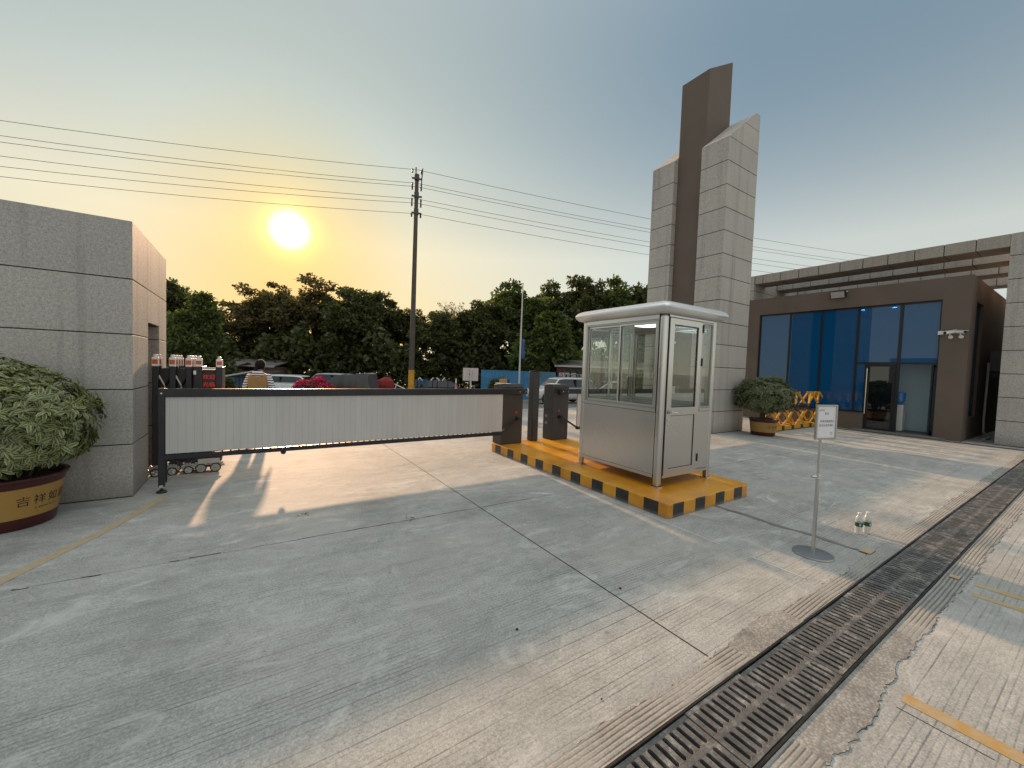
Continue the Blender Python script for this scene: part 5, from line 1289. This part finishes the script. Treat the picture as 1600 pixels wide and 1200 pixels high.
# low rope fence with white chevrons
f0 = at(652, 592, 24); f1 = at(700, 592, 24.5); zf_ = ground_z(f0.y); t = thing('rope_fence', 'dark rope fence hung with white chevron strips near the utility pole', 'fence', (f0.x, f0.y, zf_))
for s in (0, .5, 1): 
    p = f0.lerp(f1, s); obj('post', MB().tube([(p.x, p.y, zf_), (p.x, p.y, f0.z+.05)], .03, 6), M['black'], t)
obj('rope', MB().tube([f0.lerp(f1, k/8)+Vector((0, 0, -.03*math.sin(k))) for k in range(9)], .012, 5), M['black'], t)
for k, (xa, xb) in enumerate(((652, 656), (656, 660), (673, 677), (682, 687), (691, 695))):
    s = 1 if k in (1, 3) else -1; ya, yb = (594.5, 590) if s < 0 else (590, 594.5); pa = at(xa, ya, 24.2); pb = at(xb, yb, 24.2)
    obj('chevron', MB().bar(pa, pb, .03, .06), M['white'], t)
# red bundle with white poles
rb_ = at(603, 600, 16); zr_ = ground_z(rb_.y); t = thing('hand_cart', 'red cloth bundle on a cart with white poles beside the tarpaulin', 'cart', (rb_.x, rb_.y, zr_))
bm = MB().lathe([(0, .0), (.28, .02), (.34, .15), (.30, .32), (.16, .42), (0, .45)], (rb_.x, rb_.y, at(603, 607, 16).z), 14); rnd = random.Random(3)
bm.v = [(x+rnd.uniform(-.04, .04), y+rnd.uniform(-.04, .04), z+rnd.uniform(-.03, .03)) for x, y, z in bm.v]; obj('bundle', bm, paint('red_cloth', (.22, .015, .015), .8, 0, .3, 6), t, smooth=True)
c0 = Vector((rb_.x, rb_.y, at(603, 608, 16).z))
obj('bed', MB().box(c0.x-.5, c0.x+.5, c0.y-.35, c0.y+.35, c0.z-.06, c0.z-.005), M['white'], t)
obj('pole', MB().tube([c0+CRh*.35, c0+CRh*.48+Vector((0, 0, .30))], .015, 6), M['white'], t); obj('pole', MB().tube([c0+CRh*.35+Vector((0, 0, .22)), c0+CRh*.85+Vector((0, 0, 0))], .018, 6), M['white'], t)
for s in (-1, 1): obj('wheel', MB().disc(c0+CRh*(s*.35)+Vector((0, 0, -(c0.z-zr_)+.18)), CFh, .18, .05, 16), M['tyre'], t)
obj('chassis', MB().box(c0.x-.3, c0.x+.3, c0.y-.25, c0.y+.25, zr_+.18, c0.z-.061), M['black'], t)
# tarpaulin covered cart
tq = at(553, 610, 15); zt_ = ground_z(tq.y); t = thing('covered_cart', 'cart under a dark grey tarpaulin with sagging top behind the barrier', 'covered cart', (tq.x, tq.y, zt_))
ztop = at(553, 583.5, 15).z-zt_; hw_, hd_ = .82, .6
vs = []; nx, ny = 22, 12; rnd = random.Random(9)
for j in range(ny+1):
    for i in range(nx+1):
        u = i/nx*2-1; v = j/ny*2-1
        x = u*hw_*1.05; y = v*hd_*1.05; ex = max(0, abs(u)-.86)/.14; ey = max(0, abs(v)-.8)/.2
        z = ztop-.05*math.sin((u+1)*2.4)**2*(1-abs(v)*.4)-.04*math.cos(u*7)*.5
        z = z+(.06 if u > .55 else 0)
        e = max(ex, ey); z = z*(1-e)+.08*e if e < 1 else .08
        z += rnd.uniform(-.008, .008); xx = x+.02*math.sin(j*1.7)*e; yy = y+.02*math.sin(i*1.9)*e
        if u < -.3: z -= (-.3-u)*.30*(1-e)
        vs.append((xx, yy, z))
fs = [(j*(nx+1)+i, j*(nx+1)+i+1, (j+1)*(nx+1)+i+1, (j+1)*(nx+1)+i) for j in range(ny) for i in range(nx)]
tb_ = MB().add(vs, fs); o = obj('tarpaulin', tb_, M['tarp'], t, world=False, smooth=True, fix=False); s_ = o.modifiers.new('s', 'SOLIDIFY'); s_.thickness = .008
t.rotation_euler.z = math.atan2(CRh.y, CRh.x)
for sx in (-1, 1): obj('wheel', MB().disc((sx*.5, -.45, .2), (0, 1, 0), .2, .06, 16), M['tyre'], t, world=False)

# ------------------------------------------------------------------ cars
def lerp(a, b, t): return a+(b-a)*t
def car(name, label, pos, rz, paintm, kind='sedan', L_=4.5, W_=1.78, H_=1.46, group=None):
    t = thing(name, label, 'car', pos, rz, group)
    hw = W_/2
    if kind == 'sedan':
        st = [(-.5, .42, .62, .74), (-.485, .26, .88, .86), (-.40, .22, .96, .97), (-.27, .20, .97, 1), (0, .20, .95, 1), (.24, .20, .94, 1), (.36, .20, .86, .98), (.46, .24, .74, .90), (.495, .36, .60, .76)]
        roof = [(-.40, .955, .0), (-.28, 1.0, .78), (-.14, 1, .98), (.06, 1, 1.0), (.16, .98, .86), (.30, .94, 0)]
    else:
        st = [(-.5, .46, .74, .78), (-.487, .30, 1.0, .88), (-.42, .24, 1.06, .97), (-.2, .24, 1.06, 1), (0, .24, 1.05, 1), (.24, .24, 1.04, 1), (.36, .24, 1.0, .98), (.465, .28, .90, .91), (.497, .42, .72, .78)]
        roof = [(-.485, 1.03, 0), (-.44, 1.0, .85), (-.30, 1, 1.0), (.0, 1, 1.0), (.12, .98, .90), (.25, 1.0, 0)]
    vs = []; k = 10
    for (s, zb_, zt_, w_) in st:
        x = s*L_; w = hw*w_; zm = lerp(zb_, zt_, .55)
        ring = [(w*.86, zb_), (w*.98, lerp(zb_, zt_, .2)), (w, zm), (w*.965, zt_-.06), (w*.86, zt_), (-w*.86, zt_), (-w*.965, zt_-.06), (-w, zm), (-w*.98, lerp(zb_, zt_, .2)), (-w*.86, zb_)]
        vs += [(x, y, z) for y, z in ring]
    fs = [(i*k+j, i*k+(j+1) % k, (i+1)*k+(j+1) % k, (i+1)*k+j) for i in range(len(st)-1) for j in range(k)]+[tuple(range(k))[::-1], tuple((len(st)-1)*k+j for j in range(k))]
    bo = obj('body', MB().add(vs, fs), paintm, t, world=False, smooth=True); sd = bo.modifiers.new('s', 'SUBSURF'); sd.levels = sd.render_levels = 2
    belt = .955 if kind == 'sedan' else 1.05; zr = H_
    # greenhouse
    pts = [(s*L_, lerp(belt-.03, zr, f)) for s, a, f in roof]
    def wz(z): return lerp(hw*.93, hw*.70, max(0, min(1, (z-belt)/(zr-belt))))
    gv = []; 
    for (x, z) in pts: gv += [(x, wz(z), z), (x, -wz(z), z)]
    n = len(pts); base = [(x, s*hw*.90, belt-.10) for x in (pts[0][0], pts[-1][0]) for s in (1, -1)]
    cab = MB().add(gv, [(2*i, 2*i+1, 2*i+3, 2*i+2) for i in range(n-1)]+[tuple(range(0, 2*n, 2))[::-1], tuple(range(1, 2*n, 2)), (0, 2*n-2, 2*n-1, 1)])
    co = obj('cabin', cab, paintm, t, world=False, smooth=False, bevel=.05, seg=3)
    # glass: side windows and screens, set just proud of the cabin
    xs = [p_[0] for p_ in pts]
    def topz(x):
        for (a, za), (b, zb2) in zip(pts[:-1], pts[1:]):
            if a <= x <= b: return lerp(za, zb2, (x-a)/(b-a))
        return belt
    for s in (1, -1):
        poly = []
        x0, x1 = xs[0]+.20*(xs[1]-xs[0])+.08, xs[-1]-.25*(xs[-1]-xs[-2]); N = 14
        up_ = [(x, min(topz(x)-.07, zr-.085)) for x in [lerp(x0, x1, i/N) for i in range(N+1)]]
        up_ = [(x, max(z, belt+.025)) for x, z in up_]
        vs = []
        for x, z in up_: vs += [(x, s*(wz(belt+.02)+.006), belt+.02), (x, s*(wz(z)+.006), z)]
        obj('side_window', MB().add(vs, [(2*i, 2*i+2, 2*i+3, 2*i+1) for i in range(N)]), M['carglass'], t, world=False, fix=False)
        obj('pillar', MB().prism([(lerp(x0, x1, .47)-.04, belt+.02), (lerp(x0, x1, .47)+.04, belt+.02), (lerp(x0, x1, .47)+.03, zr-.09), (lerp(x0, x1, .47)-.03, zr-.09)], 'y', s*(hw*.70+.012) if False else s*(wz(belt)+.001), s*(wz(zr)+.004)), M['black'], t, world=False)
        obj('mirror', MB().box(xs[-1]-.55, xs[-1]-.42, s*(hw+.0), s*(hw+.17), belt-.02, belt+.12), paintm, t, world=False, bevel=.03)
        for fx in (-.335, .315):
            x = fx*L_; r_ = .325 if kind == 'sedan' else .36
            w_o = obj('wheel', MB().disc((x, s*(hw-.10), r_), (0, 1, 0), r_, .215, 28), M['tyre'], t, world=False, bevel=.03)
            rm = MB().disc((x, s*(hw+.006), r_), (0, 1, 0), r_*.66, .012, 24); obj('rim', rm, M['tin_light'], w_o, world=False)
            obj('wheel_arch', MB().tube([(x+math.cos(a)*(r_+.05), s*(hw*.985), r_+math.sin(a)*(r_+.05)) for a in [R(-5+19*i) for i in range(11)]], .035, 6), M['black'], t, world=False)
    for (i0, i1, nm) in ((0, 1, 'rear_screen'), (n-2, n-1, 'windscreen')):
        (xa, za), (xb, zb3) = pts[i0], pts[i1]; d = Vector((xb-xa, 0, zb3-za)).normalized(); nn = Vector((-d.z, 0, d.x)); nn = nn if nn.z > 0 else -nn
        a_ = Vector((lerp(xa, xb, .10), 0, lerp(za, zb3, .10)))+nn*.012; b_ = Vector((lerp(xa, xb, .88), 0, lerp(za, zb3, .88)))+nn*.012
        obj(nm, MB().add([(a_.x, wz(a_.z)-.07, a_.z), (a_.x, -wz(a_.z)+.07, a_.z), (b_.x, -wz(b_.z)+.07, b_.z), (b_.x, wz(b_.z)-.07, b_.z)], [(0, 1, 2, 3)]), M['carglass'], t, world=False, fix=False)
    for s in (1, -1):
        obj('headlight', MB().lathe([(0, 0), (.11, 0), (.12, .03), (0, .05)], (0, 0, 0), 12), M['lens'], t, world=False).matrix_local = Matrix.Translation((L_*.468, s*hw*.70, .68 if kind == 'sedan' else .80)) @ Matrix.Rotation(R(70), 4, 'Y')
        obj('tail_light', MB().box(-L_*.497, -L_*.465, s*hw*.58-.12, s*hw*.58+.12, .74, .88), M['taillens'], t, world=False, bevel=.02)
    obj('number_plate', MB().box(L_*.492, L_*.499, -.22, .22, .44, .56), paint('plate_blue', (.03, .08, .3), .4) if 'plate_blue' not in bpy.data.materials else bpy.data.materials['plate_blue'], t, world=False)
    return t
HR = math.atan2(CRh.y, CRh.x)
def gpos(x, depth):
    q = at(x, 600, depth); return (q.x, q.y, ground_z(q.y))
car('parked_car', 'white car parked behind the woman and the pink flowers', gpos(463, 25.5), HR+R(4), M['paintwhite'], 'suv', 4.5, 1.8, 1.52, 'cars parked across the road')
car('parked_car', 'white car half hidden between the dark post and the right barrier cabinet', gpos(876, 25.5), HR+R(205), M['paintwhite'], 'suv', 4.4, 1.8, 1.66, 'cars parked across the road')
car('parked_car', 'silver car seen through the left window of the booth', gpos(968, 22), HR+R(180), M['paintsilver'], 'sedan', 4.6, 1.8, 1.42, 'cars parked across the road')
car('parked_car', 'grey car behind the white car and the pink flowers', gpos(512, 29), HR+R(180), M['paintsilver'], 'suv', 4.4, 1.8, 1.62, 'cars parked across the road')
car('parked_car', 'dark car at the foot of the dark trees right of the utility pole', gpos(690, 28), HR+R(10), M['paintdark'], 'sedan', 4.5, 1.8, 1.42, 'cars parked across the road')

# ------------------------------------------------------------------ low buildings across the road
def shed(x0, x1, yeave, yridge, depth, label, wallm, roofm, deep=5.0, name='shed'):
    p0 = at(x0, yeave, depth); p1 = at(x1, yeave, depth); z0 = ground_z(p0.y); a = Vector((p0.x, p0.y, 0)); b = Vector((p1.x, p1.y, 0)); ze = (p0.z+p1.z)/2; zr_ = at((x0+x1)/2, yridge, depth).z+.0
    L_ = (b-a).length; t = thing(name, label, 'building', ((a.x+b.x)/2, (a.y+b.y)/2, z0), math.atan2((b-a).y, (b-a).x))
    hl = L_/2
    obj('wall', MB().box(-hl, hl, 0, deep, -.1, ze-z0), wallm, t, world=False)
    rfm = MB().prism([(-.45, ze-z0+.01), (deep/2, zr_-z0), (deep+.45, ze-z0+.01), (deep+.45, ze-z0+.09), (deep/2, zr_-z0+.08), (-.45, ze-z0+.09)], 'x', -hl-.3, hl+.3); obj('roof', rfm, roofm, t, world=False)
    obj('fascia', MB().box(-hl-.3, hl+.3, -.49, -.452, ze-z0-.04, ze-z0+.10), M['tin_light'], t, world=False)
    return t, hl, ze-z0
t, hl, ze = shed(268, 350, 578, 565, 33, 'low dim shed with tin roof behind the retractable gate', M['wallgrey'], M['tin'])
obj('door', MB().box(-.6, .6, -.02, -.002, 0, 2.0), M['black'], t, world=False)
t, hl, ze = shed(352, 428, 572, 562, 36, 'brown gabled shed behind the woman', paint('brick_brown', (.14, .085, .065), .85, 0, .2, 2), M['tin'])
obj('window', MB().box(-.5, .5, -.02, -.002, .9, 1.8), M['black'], t, world=False)
p0 = at(343, 600, 26); p1 = at(400, 583, 26); t = thing('awning', 'sloping awning with pale edge left of the woman', 'awning', (p0.x, p0.y, ground_z(p0.y)))
za, zb4 = at(343, 589, 26).z, at(403, 579.5, 26).z
obj('roof', MB().add([(p0.x, p0.y, za), (p1.x, p1.y, zb4), (p1.x+CFh.x*3, p1.y+CFh.y*3, zb4), (p0.x+CFh.x*3, p0.y+CFh.y*3, za), (p0.x, p0.y, za-.05), (p1.x, p1.y, zb4-.05), (p1.x+CFh.x*3, p1.y+CFh.y*3, zb4-.05), (p0.x+CFh.x*3, p0.y+CFh.y*3, za-.05)], [(0,1,2,3), (7,6,5,4), (0,4,5,1), (1,5,6,2), (2,6,7,3), (3,7,4,0)]), M['tin'], t)
obj('edge', MB().bar(Vector((p0.x, p0.y, za))-CFh*.04, Vector((p1.x, p1.y, zb4))-CFh*.04, .05, .09), M['tin_light'], t)
for pp, zz in ((p0, za), (p1, zb4)): obj('post', MB().tube([(pp.x+CFh.x*.1, pp.y+CFh.y*.1, ground_z(pp.y)), (pp.x+CFh.x*.1, pp.y+CFh.y*.1, zz-.05)], .04, 8), M['tin'], t)
t, hl, ze = shed(871, 1030, 575, 565, 33, 'long dim shop row with tin roof and a white sign', M['wallgrey'], M['tin'], 6, 'shop')
def local_x(px, depth, y=600): 
    q = at(px, y, depth); v = Matrix.Rotation(-t.rotation_euler.z, 4, 'Z') @ (Vector((q.x, q.y, 0))-Vector((t.location.x, t.location.y, 0))); return v.x
sx0, sx1 = local_x(872.5, 33), local_x(899, 33); zs0, zs1 = at(885, 590.5, 33).z-t.location.z, at(885, 582.5, 33).z-t.location.z
so_ = obj('sign_board', MB().box(sx0, sx1, -.10, -.04, zs0, zs1), M['white'], t, world=False)
obj('lettering', text_mb('汽车维修', (zs1-zs0)*.78, frame_M(((sx0+sx1)/2, -.102, (zs0+zs1)/2), (1, 0, 0), (0, -1, 0)), .002, 'CENTER', 0, 1.05), paint('blue_lettering', (.02, .03, .30), .5), so_, world=False)
ob2 = obj('sign_board', MB().box(sx1+.03, sx1+1.2, -.09, -.04, zs0, zs1-.08), paint('pale_blue_board', (.40, .50, .54), .5), t, world=False)
obj('lintel_board', MB().box(sx0-.2, sx0+.32, -.08, -.04, zs1+.06, zs1+.5), paint('dark_red_board', (.16, .03, .025), .6), t, world=False)
obj('shutter', MB().box(local_x(896, 33), local_x(910, 33), -.05, -.002, 0, zs0-.1), M['bluehoard'], t, world=False)
obj('doorway', MB().box(local_x(874, 33), local_x(890, 33), -.03, -.002, 0, zs0-.1), M['black'], t, world=False)
obj('pier', MB().box(local_x(930, 33), local_x(937, 33), -.12, -.002, 0, ze-.1), paint('reddish_brick', (.17, .07, .055), .85, 0, .2, 4), t, world=False)
for i, px in enumerate((945, 953, 961)): obj('vent', MB().box(local_x(px, 33), local_x(px+4, 33), -.03, -.002, ze-.75, ze-.30), M['tin_light'], t, world=False)

# ------------------------------------------------------------------ the woman behind the barrier
def skin_obj(name, pts, edges, mat, parent, root=0, sub=2):
    """pts: (x, y, z, r) or (x, y, z, rx, ry); grown with a Skin modifier into one continuous surface"""
    me = bpy.data.meshes.new(name); me.from_pydata([p_[:3] for p_ in pts], edges, []); me.materials.append(mat)
    o = bpy.data.objects.new(name, me); COL.objects.link(o); o.parent = parent
    s = o.modifiers.new('skin', 'SKIN'); s.use_smooth_shade = True
    if not me.skin_vertices: 
        bpy.context.view_layer.objects.active = o
    for i, v in enumerate(me.skin_vertices[0].data):
        p_ = pts[i]; v.radius = (p_[3], p_[4] if len(p_) > 4 else p_[3]); v.use_root = (i == root)
    ss = o.modifiers.new('sub', 'SUBSURF'); ss.levels = ss.render_levels = sub
    return o
pq = at(405.5, 562, 7.55); S_ = (pq.z)/1.56
wt = thing('person', 'woman seen from behind in a striped hoodie and tan vest beyond the left barrier', 'person', (pq.x, pq.y, 0), HR+R(8))
wt.scale = (S_, S_, S_)
# local frame: x right, y forward (away from the camera), z up
B = [(0, 0, .84, .135, .10), (0, .005, .98, .115, .088), (0, .0, 1.12, .13, .095), (0, -.01, 1.235, .125, .085), (0, -.005, 1.30, .055), (0, .01, 1.355, .047), (0, .03, 1.42, .07, .08), (0, .02, 1.50, .055, .06),
     (.165, -.01, 1.245, .052), (.235, -.02, 1.03, .040), (.225, .10, .84, .030), (-.165, -.01, 1.245, .052), (-.24, -.02, 1.03, .040), (-.225, .10, .84, .030),
     (.09, 0, .76, .085), (.10, .01, .44, .058), (.10, -.015, .09, .037), (.105, .10, .035, .034), (-.09, 0, .76, .085), (-.10, .01, .44, .058), (-.10, -.015, .09, .037), (-.105, .10, .035, .034)]
E_ = [(0,1),(1,2),(2,3),(3,4),(4,5),(5,6),(6,7),(3,8),(8,9),(9,10),(3,11),(11,12),(12,13),(0,14),(14,15),(15,16),(16,17),(0,18),(18,19),(19,20),(20,21)]
for sx, wi in ((1, 10), (-1, 13)):    # palm, four fingers, thumb
    wv = len(B); wx, wy, wz2 = B[wi][:3]
    B.append((wx, wy+.05, wz2-.055, .024, .014)); E_.append((wi, wv))
    for k in range(4):
        o_ = (k-1.5)*.017; ln = (.062, .074, .070, .055)[k]; i0 = len(B)
        B += [(wx+sx*.002, wy+.075+o_*.4, wz2-.085+o_*.9, .0088), (wx-sx*.006, wy+.075+ln*.55+o_*.4, wz2-.085-ln*.45+o_*.9, .008), (wx-sx*.022, wy+.075+ln*.75+o_*.4, wz2-.085-ln*.85+o_*.9, .0068)]
        E_ += [(wv, i0), (i0, i0+1), (i0+1, i0+2)]
    i0 = len(B); B += [(wx-sx*.026, wy+.05, wz2-.05, .0105), (wx-sx*.042, wy+.085, wz2-.078, .0085)]; E_ += [(wv, i0), (i0, i0+1)]
body = skin_obj('body', B, E_, M['skin'], wt, 0, 2)
def ell(c, r, n=20, m=14, f=None):
    mb = MB(); pr = [(max(1e-4, math.sin(math.pi*k/m)), -math.cos(math.pi*k/m)) for k in range(m+1)]; mb.lathe(pr, n=n); mb.v = [(c[0]+x*r[0], c[1]+y*r[1], c[2]+z*r[2]) for x, y, z in mb.v]
    if f: mb.v = [f(*p_) for p_ in mb.v]
    return mb
head = ell((0, .045, 1.44), (.074, .092, .105)); head.v = [(x*(1-.25*max(0, (1.40-z)/.08)), y, z) for x, y, z in head.v]
ho = obj('head', head, M['skin'], wt, world=False, smooth=True)
obj('nose', MB().lathe([(0, .03), (.008, .02), (.014, -.012), (0, -.016)], (0, .138, 1.437), 10), M['skin'], ho, world=False, smooth=True)
for s in (-1, 1):
    obj('ear', ell((s*.076, .04, 1.438), (.010, .018, .028), 10, 8), M['skin'], ho, world=False, smooth=True)
    obj('eye', ell((s*.030, .128, 1.452), (.012, .006, .007), 10, 8), M['black'], ho, world=False, smooth=True)
obj('mouth', ell((0, .128, 1.385), (.022, .006, .006), 10, 8), M['red'], ho, world=False, smooth=True)
hair = ell((0, .022, 1.452), (.087, .094, .107), 22, 16, lambda x, y, z: (x, y if y < .10 or z > 1.49 else min(y, .075), z))
obj('hair', hair, M['hair'], wt, world=False, smooth=True)
skin_obj('ponytail', [(-.01, -.06, 1.43, .038), (-.03, -.085, 1.36, .046, .03), (-.05, -.10, 1.28, .040, .022), (-.055, -.10, 1.22, .022, .014), (-.055, -.095, 1.18, .006)], [(0,1),(1,2),(2,3),(3,4)], M['hair'], wt, 0, 2)
obj('headband', MB().tube([(.088*math.cos(a), .022+.092*math.cos(a)*0+.03, 1.455+.106*math.sin(a)) for a in [R(10+16*i) for i in range(11)]], .010, 8), paint('pale_headband', (.45, .35, .28), .6), wt, world=False, smooth=True)
skin_obj('hoodie', [(0, .0, .86, .150, .112), (0, .005, .98, .140, .108), (0, 0, 1.12, .146, .112), (0, -.012, 1.235, .138, .100), (.165, -.012, 1.24, .070), (.240, -.02, 1.03, .058), (.232, .085, .865, .042), (-.165, -.012, 1.24, .070), (-.245, -.02, 1.03, .058), (-.232, .085, .865, .042)],
         [(0,1),(1,2),(2,3),(3,4),(4,5),(5,6),(3,7),(7,8),(8,9)], M['striped'], wt, 2, 2)
hood = ell((.01, -.085, 1.285), (.115, .062, .075), 20, 12, lambda x, y, z: (x, y, z-.25*abs(x)*abs(x)*3))
obj('hood', hood, M['striped'], wt, world=False, smooth=True)
vest = MB(); prof = [(.84, .185, .142), (.90, .184, .142), (1.0, .182, .138), (1.10, .192, .142), (1.18, .202, .142), (1.245, .195, .130), (1.285, .135, .105), (1.30, .085, .08)]
n = 28; vv = []
for z, rx, ry in prof: vv += [(rx*math.cos(2*math.pi*k/n)*(1 if abs(math.sin(2*math.pi*k/n)) > .3 else .98), -.005+ry*math.sin(2*math.pi*k/n), z) for k in range(n)]
vest.add(vv, [(i*n+k, i*n+(k+1) % n, (i+1)*n+(k+1) % n, (i+1)*n+k) for i in range(len(prof)-1) for k in range(n)])
vo = obj('vest', vest, M['vest'], wt, world=False, smooth=True, fix=False); s_ = vo.modifiers.new('s', 'SOLIDIFY'); s_.thickness = .012
skin_obj('trousers', [(0, 0, .86, .148, .115), (.092, 0, .75, .100), (.102, .01, .44, .076), (.10, -.01, .11, .062), (-.092, 0, .75, .100), (-.102, .01, .44, .076), (-.10, -.01, .11, .062)], [(0,1),(1,2),(2,3),(0,4),(4,5),(5,6)], M['trouser'], wt, 0, 2)
for s in (-1, 1): obj('shoe', ell((s*.103, .045, .042), (.046, .125, .045), 14, 10, lambda x, y, z: (x, y, max(.002, z))), M['white'], wt, world=False, smooth=True)
bpy.context.view_layer.update()
